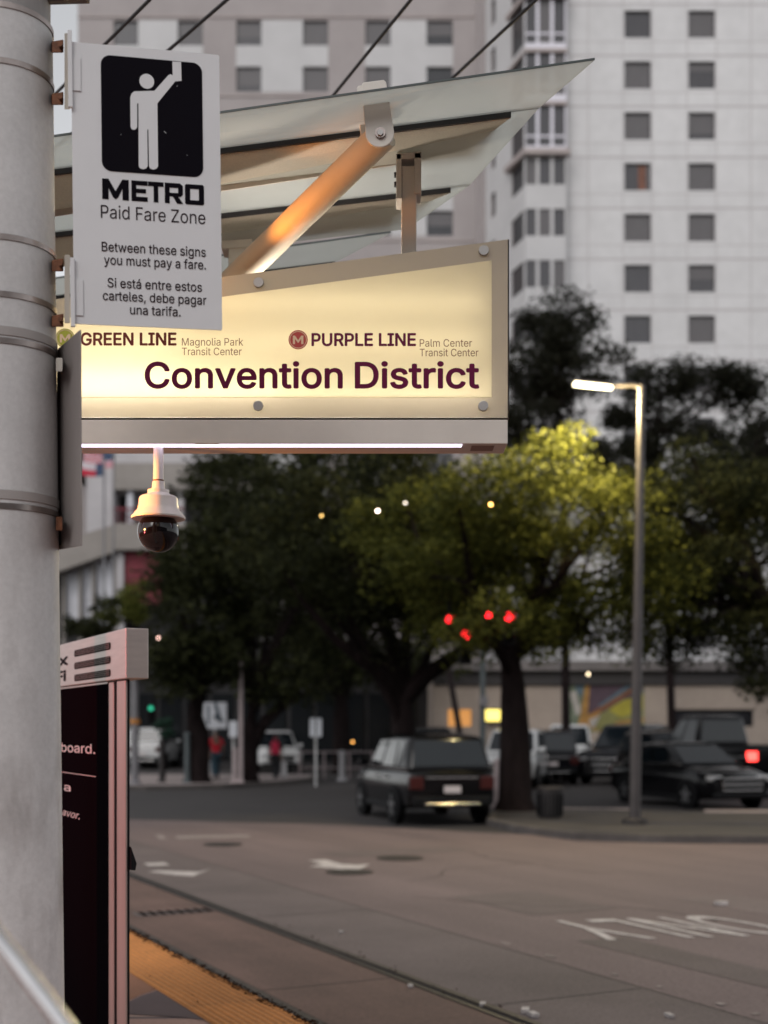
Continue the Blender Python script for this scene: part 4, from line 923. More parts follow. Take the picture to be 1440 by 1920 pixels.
ktext('X', 111, 127, 1249, .040, INK, .03, par=hd); ktext('Fi', 108, 123, 1278, .050, INK, .03, par=hd)
# body below the header, set back a little, with a black glass panel
KD = .012; zb = PZ
s_edge = ks(234, 1400)[0]; s_g0 = ks(214, 1400)[0]; s_p = ks(198, 1400)[0]
kbox('edge_post', STEEL2, .055, s_g0, KD, .022, zb, zh - .006)
kbox('frame_strip', STEEL2, ks(207, 1400)[0], s_p, KD + .002, .022, zb, zh - .006)
kbox('black_panel', BLACKPANEL, s_p, LK - .05, KD, .022, zb + .02, zh - .012, bevel=.001)
kbox('back_panel', PLASTIC, .06, LK - .03, .0222, .034, zb, zh - .002)
kbox('top_trim', STEEL, s_p, LK - .05, KD - .003, .012, zh - .012, zh - .004, bevel=.001)
KD = .010
ktext('board.', 112, 175, 1409, .046, LETTERGREY, .004); ktext('a', 117, 129, 1482, .040, LETTERGREY, .004); ktext('avor.', 113, 146, 1528, .036, LETTERGREY, 0, .35)
(s0, z0), (s1, z1) = ks(112, 1448), ks(176, 1448)
MB().face([kp(s0, KD - .001, z0), kp(s1, KD - .001, z0), kp(s1, KD - .001, z0 + .003), kp(s0, KD - .001, z0 + .003)]).build('rule_line', LETTERGREY, kio)
# black bracket behind the kiosk edge
b = MB(); zz = [Z(1590, YK), Z(1622, YK), Z(1634, YK), Z(1752, YK)]
pr = [(.0345, zz[0]), (.060, zz[1]), (.054, zz[1] - .03), (.0345, zz[2])]
b.prism([kp(.04, d, z) for d, z in pr], TV * .16); b.build('card_shelf', PLASTIC, kio)

# blurred handrail close to the camera
rl = empty('handrail', (-1.15, 1.9, PZ), 0, 'bright steel handrail sloping across the bottom left corner', 'handrail')
a, c = P(-40, 1708, 2.0), P(140, 1945, 1.8); d = (c - a).normalized()
MB().tube([a - d * .5, a, c, c + d * .5], .0135, 20).build('rail', mat('handrail_steel', (.72, .70, .70), .25, 1, noise=(6, .1)), rl, smooth=True)
e1 = a - d * .45; e2 = c + d * .45
for p in (e1, e2): MB().tube([p, Vector((p.x, p.y, PZ))], .015, 14).build('post', mat('handrail_steel', (.7, .7, .7)), rl, smooth=True)
# tram stop signal left of the picture, whose red lamp lights the kiosk
sp = Vector((-3.6, 4.4, PZ))
tsig = empty('tram_signal', sp, 0, 'red tram signal on a grey post left of the thick pole, outside the picture', 'signal')
MB().tube([sp, sp + Vector((0, 0, 2.2))], .04, 12).build('post', GALV, tsig, smooth=True)
MB().box(sp.x - .12, sp.x + .10, sp.y - .14, sp.y + .14, PZ + 1.75, PZ + 2.35).build('head', PLASTIC, tsig, bevel=.01)
MB().disc((sp.x + .105, sp.y, PZ + 2.12), .10, (1, 0, 0), .01, 24).build('red_lens', glow('tram_red', (1, .05, .06), 14), tsig)
light('red_light', 'SPOT', (sp.x + .16, sp.y, PZ + 2.12), 230, (1, .12, .13), tsig, .08, target=kp(.3, 0, 1.9), spot=60)

# ------------------------------------------------------------------ street lamp (lit)
YLm = 24.4
lb = G(1192, 1557, .13); lb = Vector((X(1190, YLm), YLm, .126))
lam = empty('street_lamp', lb, 0, 'tall grey street lamp with its lit head, right of the near tree', 'street lamp')
topz = Z(722, YLm)
MB().lathe([(.24, .126), (.24, .20), (.19, .24)], 24, (lb.x, lb.y, 0)).build('base', IRON, lam, smooth=30)
MB().tube([lb + Vector((0, 0, .1)), Vector((lb.x + .13, YLm, topz))], [.108, .066], 20).build('pole', LAMPPOST, lam, smooth=True)
hx0 = X(1203, YLm)
MB().tube([Vector((hx0, YLm, topz - .14)), Vector((hx0 - .04, YLm, topz - .03)), Vector((hx0 - .14, YLm, topz + .005)), Vector((X(1140, YLm), YLm, topz - .005))], [.06, .055, .045, .035], 12).build('arm', LAMPPOST, lam, smooth=True)
xa, xb = X(1074, YLm), X(1152, YLm)
hd_ = MB().hexa([(xa, YLm - .13, topz + .045), (xb, YLm - .11, topz - .035), (xb, YLm + .11, topz - .035), (xa, YLm + .13, topz + .045)], [(xa + .03, YLm - .10, topz + .10), (xb, YLm - .07, topz + .035), (xb, YLm + .07, topz + .035), (xa + .03, YLm + .10, topz + .10)]).build('lamp_head', LAMPPOST, lam, bevel=.012)
MB().hexa([(xa + .02, YLm - .12, topz + .005), (xb - .04, YLm - .10, topz - .07), (xb - .04, YLm + .10, topz - .07), (xa + .02, YLm + .12, topz + .005)], [(xa + .02, YLm - .12, topz + .042), (xb - .04, YLm - .10, topz - .034), (xb - .04, YLm + .10, topz - .034), (xa + .02, YLm + .12, topz + .042)]).build('lens', glow('street_lamp_lens', (1, .86, .58), 6), hd_, bevel=.012)
light('street_light', 'POINT', ((xa + xb) / 2, YLm, topz - .22), 1500, (1, .80, .40), lam, .15)

# ------------------------------------------------------------------ trees: trunk, limbs and thousands of leaves in clumps
LEAF_LIT = leaf_mat('lamp_lit_oak_leaves', (.020, .025, .006), (.115, .120, .026)); LEAF = leaf_mat('live_oak_leaves', (.008, .010, .005), (.046, .050, .020)); LEAF2 = leaf_mat('young_leaves', (.05, .06, .012), (.16, .17, .04)); LEAF3 = leaf_mat('elm_leaves', (.008, .009, .006), (.034, .034, .024))  # street lamp's glow partly painted into the near oak's lighter leaf colour
TREES = []
def tree(name, label, base, trunk, crowns, nclump, nleaf, leaf, m=LEAF, seed=1, clump=.75, cat='tree', limbs=10, group='street trees', rt=.35, fill=.35):
    rg = np.random.default_rng(seed)
    t = empty(name, base, 0, label, cat, group)
    b = MB(); pts = [Vector(p) for p in trunk]; n = len(pts)
    b.tube([Vector(base) + Vector((0, 0, -.05)), Vector(base) + Vector((0, 0, .25)), *pts], [rt * 1.5, rt * 1.08, *[rt * (1 - .45 * k / max(1, n - 1)) for k in range(n)]], 14)
    cs = []
    vol = [c[3] * c[4] * c[5] for c in crowns]; tot = sum(vol)
    for c, vv in zip(crowns, vol):
        for _ in range(max(2, int(nclump * vv / tot))):
            d = rg.normal(size=3); d /= np.linalg.norm(d); r = fill + (1 - fill) * rg.random() ** .5
            cs.append(np.array(c[:3]) + d * r * np.array(c[3:6]))
    cs = np.array(cs); top = np.array(pts[-1])
    # limbs reach from the fork to spread-out clumps
    order = rg.permutation(len(cs))[:limbs]
    for i in order:
        e = Vector(cs[i]); f = Vector(top) if rg.random() < .7 else pts[max(0, n - 2)].lerp(pts[-1], rg.random())
        mid = f.lerp(e, .45) + Vector(rg.normal(size=3) * .22) + Vector((0, 0, .15)); r0 = rt * rg.uniform(.30, .5)
        b.tube([f - Vector((0, 0, .1)), f.lerp(mid, .5) + Vector(rg.normal(size=3) * .1), mid, mid.lerp(e, .55) + Vector(rg.normal(size=3) * .12), e], [r0, r0 * .8, r0 * .6, r0 * .38, r0 * .12], 7)
        for _ in range(2):
            k = rg.integers(len(cs)); e2 = Vector(cs[k])
            if (e2 - mid).length < 3.0: b.tube([mid, mid.lerp(e2, .5) + Vector(rg.normal(size=3) * .15), e2], [r0 * .42, r0 * .25, r0 * .07], 5)
    b.build('trunk', BARK, t, smooth=60)
    idx = rg.integers(len(cs), size=nleaf); rad = clump * rg.uniform(.6, 1.25, size=len(cs))
    d = rg.normal(size=(nleaf, 3)); d /= np.linalg.norm(d, axis=1)[:, None]
    c = cs[idx] + d * (rad[idx] * rg.random(nleaf) ** .45)[:, None] * np.array([1.15, 1.15, .8])
    s = leaf * rg.uniform(.6, 1.3, nleaf)
    u = rg.normal(size=(nleaf, 3)); u[:, 2] *= .6; u /= np.linalg.norm(u, axis=1)[:, None]
    w_ = rg.normal(size=(nleaf, 3)); v = np.cross(u, w_); v /= np.linalg.norm(v, axis=1)[:, None]
    a = c + u * s[:, None]; e = c - u * s[:, None]; l = c + v * (s * .45)[:, None]; r = c - v * (s * .45)[:, None]
    vs = np.stack([a, l, e, r], 1).reshape(-1, 3) - np.array(base)
    me = bpy.data.meshes.new('crown'); me.vertices.add(len(vs)); me.vertices.foreach_set('co', vs.ravel())
    me.loops.add(4 * nleaf); me.loops.foreach_set('vertex_index', np.arange(4 * nleaf)); me.polygons.add(nleaf); me.polygons.foreach_set('loop_start', np.arange(nleaf) * 4); me.polygons.foreach_set('loop_total', np.full(nleaf, 4))
    me.update(); me.validate(); me.materials.append(m)
    o = bpy.data.objects.new('crown', me); COL.objects.link(o); o.parent = t
    return t
def ell(px, py, Y, rxp, rzp, ry): c = P(px, py, Y); return (c.x, c.y, c.z, rxp * Y / F, ry, rzp * Y / F)
# the near oak right of centre, its top lit by the street lamp, all its leaves painted lighter to help
Y1 = 28.4; b1 = Vector((X(966, Y1), Y1, .12))
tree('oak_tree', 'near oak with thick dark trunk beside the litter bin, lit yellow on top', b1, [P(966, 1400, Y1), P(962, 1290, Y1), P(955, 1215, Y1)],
     [ell(990, 915, 26.2, 165, 80, 1.7), ell(1040, 960, 25.6, 130, 70, 1.3), ell(840, 1010, Y1, 190, 120, 2.6), ell(1090, 1020, Y1, 170, 130, 2.6), ell(960, 1120, Y1 + .5, 250, 95, 2.6), ell(1190, 1110, Y1 + .6, 90, 110, 2), ell(1050, 850, 26.4, 80, 35, 1.0), ell(1090, 1185, Y1, 110, 55, 2), ell(880, 1190, Y1 + 1, 90, 45, 1.6), ell(868, 1186, 26.6, 8, 6, .1), ell(938, 1150, 25.9, 12, 6, .1)], 190, 62000, .060, LEAF_LIT, seed=11, limbs=16, clump=.62, rt=.35)
Y2 = 32.5; b2 = Vector((X(757, Y2), Y2, 0))
tree('oak_tree', 'forked oak rising behind the black parked car near the middle', b2, [P(757, 1420, Y2), P(757, 1300, Y2)],
     [ell(690, 930, Y2, 200, 100, 2.8), ell(620, 1050, Y2, 190, 130, 2.8), ell(780, 1070, Y2, 180, 120, 2.8), ell(860, 1150, Y2, 90, 50, 1.6), ell(640, 1170, Y2, 130, 70, 2)], 130, 34000, .075, seed=12, limbs=12, clump=.75, rt=.38)
MBt = MB(); MBt.tube([P(757, 1310, Y2), P(800, 1265, Y2), P(860, 1225, Y2), P(905, 1195, Y2)], [.26, .22, .17, .09], 10); MBt.tube([P(757, 1315, Y2), P(710, 1250, Y2), P(650, 1205, Y2)], [.26, .2, .1], 10)
MBt.build('limb', BARK, bpy.data.objects['oak_tree.001'], smooth=True)
Y3 = 43.5; b3 = Vector((X(468, Y3), Y3, .1))
tree('oak_tree', 'dark oak on the left pavement, left of the white oncoming car', b3, [P(469, 1380, Y3), P(472, 1330, Y3)],
     [ell(470, 970, Y3, 170, 120, 3.2), ell(420, 1090, Y3, 140, 130, 3.2), ell(560, 1090, Y3, 150, 150, 3.2), ell(500, 1230, Y3, 190, 80, 3)], 130, 20000, .125, seed=13, limbs=12, clump=1.0, rt=.27)
MBt = MB(); MBt.tube([P(474, 1400, Y3), P(498, 1350, Y3), P(550, 1300, Y3), P(575, 1260, Y3)], [.22, .18, .14, .09], 10); MBt.build('limb', BARK, bpy.data.objects['oak_tree.002'], smooth=True)
Y4 = 43.0; b4 = Vector((X(370, Y4), Y4, .1))
tree('oak_tree', 'leftmost street oak, behind the person in the red shirt', b4, [P(372, 1380, Y4), P(362, 1320, Y4)],
     [ell(385, 1130, Y4, 105, 130, 2.6), ell(360, 1240, Y4, 100, 70, 2.4)], 60, 9500, .12, seed=14, limbs=8, clump=.9, rt=.38)
# right-hand oak leaning into the picture
Y5 = 31.0; b5 = Vector((X(1560, Y5), Y5, 0))
tree('oak_tree', 'big dark oak crown hanging in from the right edge', b5, [P(1545, 1400, Y5), P(1500, 1250, Y5), P(1440, 1150, Y5)],
     [ell(1330, 960, Y5, 170, 110, 2.8), ell(1400, 1060, Y5, 200, 120, 2.8), ell(1270, 1080, Y5, 110, 110, 2.4), ell(1470, 1190, Y5, 120, 110, 2), ell(1310, 1185, Y5, 130, 50, 1.8), ell(1425, 1255, Y5, 55, 60, 1.4), ell(1250, 1215, Y5, 60, 30, 1.4)], 145, 42000, .07, seed=15, limbs=16, clump=.62)
# taller, thinner trees behind, against the hotel
Y6 = 47.0; b6 = Vector((X(1062, Y6), Y6, 0))
tree('elm_tree', 'tall thin-leaved tree just right of the station sign, against the hotel', b6, [P(1060, 1200, Y6), P(1058, 1000, Y6), P(1052, 850, Y6), P(1040, 760, Y6)],
     [ell(1040, 610, Y6, 75, 55, 2), ell(1000, 690, Y6, 75, 60, 2), ell(1090, 680, Y6, 90, 65, 2), ell(1000, 800, Y6, 80, 70, 2), ell(1130, 860, Y6, 60, 50, 2)], 120, 16000, .10, LEAF3, seed=16, limbs=26, clump=.62, rt=.15, fill=.2)
b7 = Vector((X(1262, 50), 50, 0))
tree('elm_tree', 'tall thin-leaved tree behind the street lamp, against the hotel', b7, [P(1255, 1200, 50), P(1245, 1000, 50), P(1225, 900, 50), P(1235, 800, 50)],
     [ell(1250, 700, 50, 80, 55, 2), ell(1340, 735, 50, 95, 50, 2), ell(1190, 770, 50, 60, 45, 2), ell(1400, 720, 50, 50, 35, 2), ell(1300, 830, 50, 140, 50, 2), ell(1180, 890, 50, 80, 60, 2), ell(1380, 900, 50, 100, 60, 2)], 145, 21000, .10, LEAF3, seed=17, limbs=30, clump=.62, rt=.15, fill=.2)
b8 = Vector((X(1480, 46), 46, 0))
tree('elm_tree', 'thin-leaved tree at the right edge beyond the car park', b8, [P(1478, 1150, 46), P(1440, 950, 46), P(1430, 860, 46)],
     [ell(1430, 820, 46, 60, 60, 2), ell(1400, 940, 46, 110, 80, 2), ell(1480, 880, 46, 90, 90, 2)], 70, 11000, .105, LEAF3, seed=18, limbs=14, clump=.75, rt=.28, fill=.2)
# deeper dark trees that close the street behind
b9 = Vector((X(640, 55), 55, 0))
tree('oak_tree', 'deep dark tree behind the forked oak, beyond the side street', b9, [P(640, 1350, 55), P(640, 1280, 55)],
     [ell(600, 910, 55, 260, 80, 3.2), ell(700, 1180, 55, 170, 100, 3), ell(560, 1220, 55, 150, 80, 3), ell(800, 960, 55, 160, 110, 3)], 120, 15000, .17, seed=19, limbs=10, clump=1.2)
b10 = Vector((X(252, 60), 60, 0))
tree('young_tree', 'small yellow-green tree in front of the red banner', b10, [P(252, 1300, 60), P(252, 1180, 60)],
     [ell(250, 1125, 60, 32, 45, 1.0), ell(215, 1150, 60, 45, 22, .9), ell(270, 1100, 60, 15, 25, .6)], 34, 2600, .10, LEAF2, seed=20, limbs=8, clump=.45, rt=.09)
b11 = Vector((X(165, 58), 58, 0))
tree('young_tree', 'small dark tree in front of the white podium screens', b11, [P(165, 1300, 58), P(165, 1190, 58)],
     [ell(160, 1175, 58, 48, 22, .9), ell(200, 1140, 58, 26, 14, .7)], 26, 1900, .10, LEAF, seed=21, limbs=6, clump=.45, rt=.08)

# small lights among the leaves: round bulbs on thin stems would be string lights; each is a lamp of its own
def bulb(px, py, Y, col, lab, r=.022, st=4.5):
    c = P(px, py, Y); o = empty('bulb', c, 0, lab, 'light bulb', 'small lights in the trees')
    MB().lathe([(r * math.cos(R(a)) , r * math.sin(R(a))) for a in range(-90, 91, 30)], 10, c).build('globe', glow('bulb_glow_%d' % len(MATS), col, st), o, smooth=True)
    MB().tube([c + Vector((0, 0, r * .9)), c + Vector((0, 0, r + .12))], .012, 6).build('socket', PLASTIC, o)
bulb(603, 967, 25, (1, .62, .18), 'orange bulb glowing in the forked oak, left of centre'); bulb(760, 943, 25, (1, .86, .72), 'white bulb glowing high in the leaves under the station sign')
bulb(708, 958, 25, (1, .80, .66), 'pale bulb in the leaves between the orange and the white bulb', .026, 14); bulb(920, 946, 23, (1, .50, .12), 'orange bulb in front of the lamp-lit crown', .024, 14)
bulb(297, 1196, 35, (1, .60, .50), 'pinkish bulb right of the kiosk header', .028, 6); bulb(661, 1391, 45, (1, .45, .10), 'orange bulb low over the railing behind the black car', .035, 5)
bulb(1103, 1264, 54, (1, .80, .50), 'white bulb at the roof edge above the mural', .05, 6)

# ------------------------------------------------------------------ vehicles
def car(name, label, cat, loc, ang, kind='suv', paint=CARBLACK, lit=False, L=4.75, W=1.92, H=1.76, belt=1.06, group='cars parked and driving beyond the track', rimm=RIM, face_lit=False):
    root = empty(name, loc, ang, label, cat, group); hw = W / 2
    r = {'suv': .37, 'sedan': .33, 'pickup': .40}[kind]; xf, xr = L * .31, -L * .29
    h0 = .30 if kind != 'sedan' else .22
    hoodz = belt - (.05 if kind != 'sedan' else .06)
    if kind == 'sedan': st = [(-L / 2, .42, .90, .80), (-L / 2 + .10, .30, .97, .90), (-L * .30, h0, 1.0, .97), (0, h0, 1.0, 1), (L * .2, h0, 1.0, 1), (L * .36, h0, .93, .97), (L / 2 - .22, .26, .82, .92), (L / 2 - .02, .36, .70, .78)]
    else: st = [(-L / 2, .48, .92, .86), (-L / 2 + .08, .36, .99, .93), (-L * .30, h0, 1.0, .98), (0, h0, 1.0, 1), (L * .2, h0, 1.0, 1), (L * .36, h0, .98, .98), (L / 2 - .14, .32, .92, .94), (L / 2, .44, .80, .84)]
    b = MB(); n = 14
    ring = []
    for x, zb, zf, wf in st:
        zt = belt * zf; w_ = hw * wf; zm = (zb + zt) / 2
        half = [(0, zb), (w_ * .86, zb), (w_ * .965, zb + .07), (w_ * .99, zm - .05), (w_, zm + .10), (w_ * .975, zt - .14), (w_ * .93, zt - .04), (w_ * .80, zt), (0, zt + .025)]
        ring.append([(x, y, z) for y, z in half] + [(x, -y, z) for y, z in half[-2:0:-1]])
    m = len(ring[0]); vs = [p for q in ring for p in q]; fs = []
    for k in range(len(ring) - 1):
        for j in range(m): fs.append((k * m + j, k * m + (j + 1) % m, (k + 1) * m + (j + 1) % m, (k + 1) * m + j))
    fs += [tuple(range(m))[::-1], tuple(range((len(ring) - 1) * m, len(ring) * m))]
    body = b.add(vs, fs).build('body', paint, root, smooth=35, local=True)
    # cabin
    if kind == 'suv': A, B, C, D = (-L / 2 + .06, -L / 2 + .38, L * .09, L * .25)
    elif kind == 'sedan': A, B, C, D = (-L * .40, -L * .20, L * .06, L * .25)
    else: A, B, C, D = (-L * .07, -L * .05, L * .13, L * .26)
    wb, wr_ = hw * .92, hw * (.77 if kind == 'suv' else .73); zb = belt - .03; zr = H
    kA = [(A, wb, zb), (B, wr_, zr - .05), ((B + C) / 2, wr_ * 1.01, zr), (C, wr_, zr - .03), (D, wb, zb)]
    vs = [p for p in kA] + [(x, -y, z) for x, y, z in kA]
    fs = [(0, 1, 6, 5), (1, 2, 7, 6), (2, 3, 8, 7), (3, 4, 9, 8), (0, 4, 3, 2, 1), (5, 6, 7, 8, 9), (0, 5, 9, 4)]
    cab = MB().add(vs, fs).build('cabin', paint, root, bevel=.12, local=True, segs=4, smooth=35)
    def lerp3(p, q, t): return tuple(p[i] + (q[i] - p[i]) * t for i in range(3))
    def pane(nm, a, b_, c, d, push, par=cab, m=CARGLASS):
        pv = Vector(push); MB().hexa([Vector(q) - pv * .3 for q in (a, b_, c, d)], [Vector(q) + pv for q in (a, b_, c, d)]).build(nm, m, par, local=True)
    for s in (1, -1):
        bl, br = (A, wb * s, zb), (D, wb * s, zb)
        def side(tx, tz):                    # a point on the side glass plane: tx along, tz up
            lo = A + .05 + (D - A - .10) * tx; up = B + .02 + (C - B - .04) * tx; x = lo + (up - lo) * tz
            return (x, s * (wb + (wr_ - wb) * tz), zb + (zr - .04 - zb) * tz)
        cuts = {'suv': [(.05, .29), (.33, .62), (.66, .93)], 'sedan': [(.16, .50), (.54, .88)], 'pickup': [(.06, .46), (.52, .90)]}[kind]
        for t0, t1 in cuts: pane('side_window', side(t0, .14), side(t1, .14), side(t1 if t1 < .9 else t1 - .02, .84), side(t0, .84), (0, s * .016, .004))
    k = .88
    q0, q1 = lerp3((D, 0, zb), (C, 0, zr - .03), .12), lerp3((D, 0, zb), (C, 0, zr - .03), .88)
    wq = lambda t: wb + (wr_ - wb) * t
    pane('windshield', (q0[0], -wq(.12) * k, q0[2]), (q0[0], wq(.12) * k, q0[2]), (q1[0], wq(.88) * k, q1[2]), (q1[0], -wq(.88) * k, q1[2]), (.012, 0, .012))
    q0, q1 = lerp3((A, 0, zb), (B, 0, zr - .05), .16), lerp3((A, 0, zb), (B, 0, zr - .05), .86)
    pane('rear_window', (q0[0], wq(.16) * k, q0[2]), (q0[0], -wq(.16) * k, q0[2]), (q1[0], -wq(.86) * k, q1[2]), (q1[0], wq(.86) * k, q1[2]), (-.014, 0, .008))
    if kind == 'pickup':
        MB().box(-L / 2 + .12, A - .12, -hw * .80, hw * .80, belt - .02, belt + .035).build('bed_cover', PLASTIC, body, local=True)
    # wheels with arches
    for s in (1, -1):
        for x in (xf, xr):
            ar = MB(); ar.tube([(x, s * (hw - .06), r), (x, s * (hw + .004), r)], r + .065, 28); ar.build('wheel_arch', PLASTIC, body, local=True)
            wv = MB(); rr = [(r * .62, -.11), (r * .94, -.11), (r, -.07), (r, .07), (r * .94, .105), (r * .64, .11)]
            pr = [(a, h) for a, h in rr]; i0 = 0
            wv.lathe(pr, 28, Vector((0, 0, 0))); M = Matrix.Translation((x, s * (hw - .085), r)) @ Matrix.Rotation(R(-90 * s), 4, 'X')
            wv.v = [tuple(M @ Vector(p)) for p in wv.v]; wh = wv.build('wheel', TYRE, root, smooth=40, local=True)
            rb = MB(); y_ = s * (hw + .010)
            for kk in range(5):
                a = 2 * math.pi * kk / 5 + .3; ca, sa = math.cos(a), math.sin(a); o_ = (-sa, ca)
                pts = [(x + ca * .05 + o_[0] * .035, r + sa * .05 + o_[1] * .035), (x + ca * r * .60 + o_[0] * .055, r + sa * r * .60 + o_[1] * .055), (x + ca * r * .60 - o_[0] * .055, r + sa * r * .60 - o_[1] * .055), (x + ca * .05 - o_[0] * .035, r + sa * .05 - o_[1] * .035)]
                rb.prism([(px, y_, pz_) for px, pz_ in pts], (0, s * .018, 0))
            rb.tube([(x, y_, r), (x, y_ + s * .022, r)], .06, 14); rb.build('rim', rimm, wh, local=True)
    # ends: bumpers, lamps, plates, grille, trim
    e = L / 2; zt = belt
    MB().box(-e - .03, -e + .20, -hw * .84, hw * .84, .40, .60).build('rear_bumper', PLASTIC if kind != 'sedan' else paint, root, bevel=.04, local=True)
    MB().tube([(-e - .035, -hw * .58, .445), (-e - .035, hw * .58, .445)], .017, 12).build('bumper_trim', CHROME, root, smooth=True, local=True)
    MB().box(-e - .02, -e + .05, -hw * .55, hw * .55, zt * .86, zt * .86 + .03).build('tailgate_trim', CHROME if kind != 'pickup' else PLASTIC, root, bevel=.006, local=True)
    pt = MB().box(-e - .035, -e + .03, -.17, .17, .66, .80).build('rear_plate', PLATEW, root, bevel=.004, local=True)
    for s in (1, -1):
        y0, y1 = sorted((s * hw * .60, s * hw * .90)); tall = .16 if kind == 'sedan' else .26
        MB().box(-e - .015, -e + .16, y0, y1, zt * .90 - tall, zt * .90).build('tail_light', glow('tail_glow', (1, .05, .04), 5) if lit else TAILRED, root, bevel=.02, local=True)
        y0, y1 = sorted((s * hw * .50, s * hw * .90))
        MB().box(e - .26, e - (.10 if kind == 'sedan' else .0) + .01, y0, y1, zt * .66, zt * .66 + .13).build('headlight', LAMPGLASS, root, bevel=.03, local=True)
        mz = zb + .06; mr_ = MB().hexa([(D - .30, s * (wb + .03), mz), (D - .14, s * (wb + .03), mz), (D - .14, s * (wb + .24), mz + .01), (D - .32, s * (wb + .24), mz + .01)], [(D - .30, s * (wb + .03), mz + .14), (D - .16, s * (wb + .03), mz + .14), (D - .16, s * (wb + .24), mz + .17), (D - .32, s * (wb + .24), mz + .17)]).build('mirror', paint, root, bevel=.03, local=True)
        for xx in (L * .0, -L * .17): MB().box(xx - .10, xx + .10, *sorted((s * (hw * .975), s * (hw + .025))), belt - .17, belt - .135).build('door_handle', CHROME if kind == 'suv' else paint, root, bevel=.008, local=True)
        MB().box(A + .1, D - .1, *sorted((s * (wb - .02), s * (wb + .018))), zb + .035, zb + .06).build('window_trim', CHROME, root, local=True)
        MB().box(xr + r + .1, xf - r - .1, *sorted((s * hw * .80, s * (hw * .995))), h0 - .03, h0 + .10).build('sill', PLASTIC, root, bevel=.02, local=True)
    g = MB().box(e - .14, e + .012, -hw * .55, hw * .55, .46, zt * .72).build('grille', PLASTIC, root, bevel=.03, local=True)
    fr = MB(); zz0, zz1 = .47, zt * .72
    for z in (zz0, (zz0 + zz1) / 2, zz1): fr.tube([(e + .012, -hw * .56, z), (e + .012, hw * .56, z)], .020, 10)
    for s in (1, -1): fr.tube([(e + .010, s * hw * .56, zz0), (e + .010, s * hw * .60, zz1)], .018, 10)
    fr.build('grille_bar', CHROME, g, local=True)
    MB().box(e - .12, e + .02, -hw * .82, hw * .82, .26, .40).build('front_bumper', PLASTIC if kind != 'sedan' else paint, root, bevel=.04, local=True)
    return root
def fw(a): return Vector((math.cos(R(a)), math.sin(R(a)), 0))
def park(px, Y, ang, rear=True, L=4.75, z=0):
    """place by the ground point under its rear (or front) end"""
    p = Vector((X(px, Y), Y, z)); return p + fw(ang) * (L / 2 if rear else -L / 2), R(ang)
p, a = park(848, 25.4, 104); car('suv', 'black SUV parked by the near tree, seen from behind, pale number plate', 'car', p, a, 'suv', CARBLACK, W=1.95, H=1.84, belt=1.10)
p, a = park(822, 35.5, 96, L=5.3); car('pickup_truck', 'dark pickup just beyond the black parked car, its cab roof showing', 'pickup truck', p, a, 'pickup', CARBLACK, L=5.4, H=1.98, belt=1.2, W=1.98)
p, a = park(945, 40.5, 255, rear=False); car('white_car', 'white car half hidden between the black car and the near trunk', 'car', p, a, 'suv', CARWHITE, L=4.5, W=1.9, H=1.92, belt=1.15)
p, a = park(1037, 43.5, 94, L=4.9); car('suv', 'charcoal car right of the near trunk, pale plate and chrome bumper strip', 'car', p, a, 'suv', CARNAVY, L=4.9, W=1.98, H=1.90, belt=1.08)
p, a = park(1068, 50.0, 262, rear=False); car('white_suv', 'white-roofed car behind the charcoal car, under the mural', 'car', p, a, 'suv', CARWHITE, W=1.95, H=2.12, belt=1.2)
p, a = park(1128, 44.0, 238, rear=False, L=5); car('suv', 'large dark SUV left of the lamp post, facing left', 'car', p, a, 'suv', CARNAVY, L=5.1, W=2.05, H=2.10, belt=1.24)
p, a = park(1392, 30.4, 289, rear=False, L=4.9); car('sedan', 'black sedan with chrome grille facing us, right of the lamp post', 'car', p, a, 'sedan', CARBLACK, L=4.9, W=1.9, H=1.60, belt=1.04)
p, a = park(1318, 38.5, 282, rear=False); car('suv', 'dark car whose roof shows just above the black sedan', 'car', p, a, 'suv', CARBLACK, W=1.9, H=1.86, L=4.6, belt=1.1)
p, a = park(1238, 46.5, 80); car('white_car', 'pale car half hidden behind the lamp post', 'car', p, a, 'suv', CARWHITE, W=1.85, H=1.85, L=4.4, belt=1.1)
p, a = park(1455, 36.5, 110, L=5.8); car('pickup_truck', 'tall dark pickup with a lit red tail light at the right edge', 'pickup truck', p, a, 'pickup', CARBLACK, L=5.8, H=2.36, belt=1.42, W=2.1, lit=True)
p, a = park(528, 56.0, 284, rear=False); car('white_suv', 'white car facing us on the far street at left', 'car', p, a, 'suv', CARWHITE, W=2.05, H=1.85)
p, a = park(268, 60.0, 88); car('white_van', 'white vehicle far off just right of the kiosk', 'car', p, a, 'suv', CARWHITE, W=1.9, H=2.0, belt=1.2)

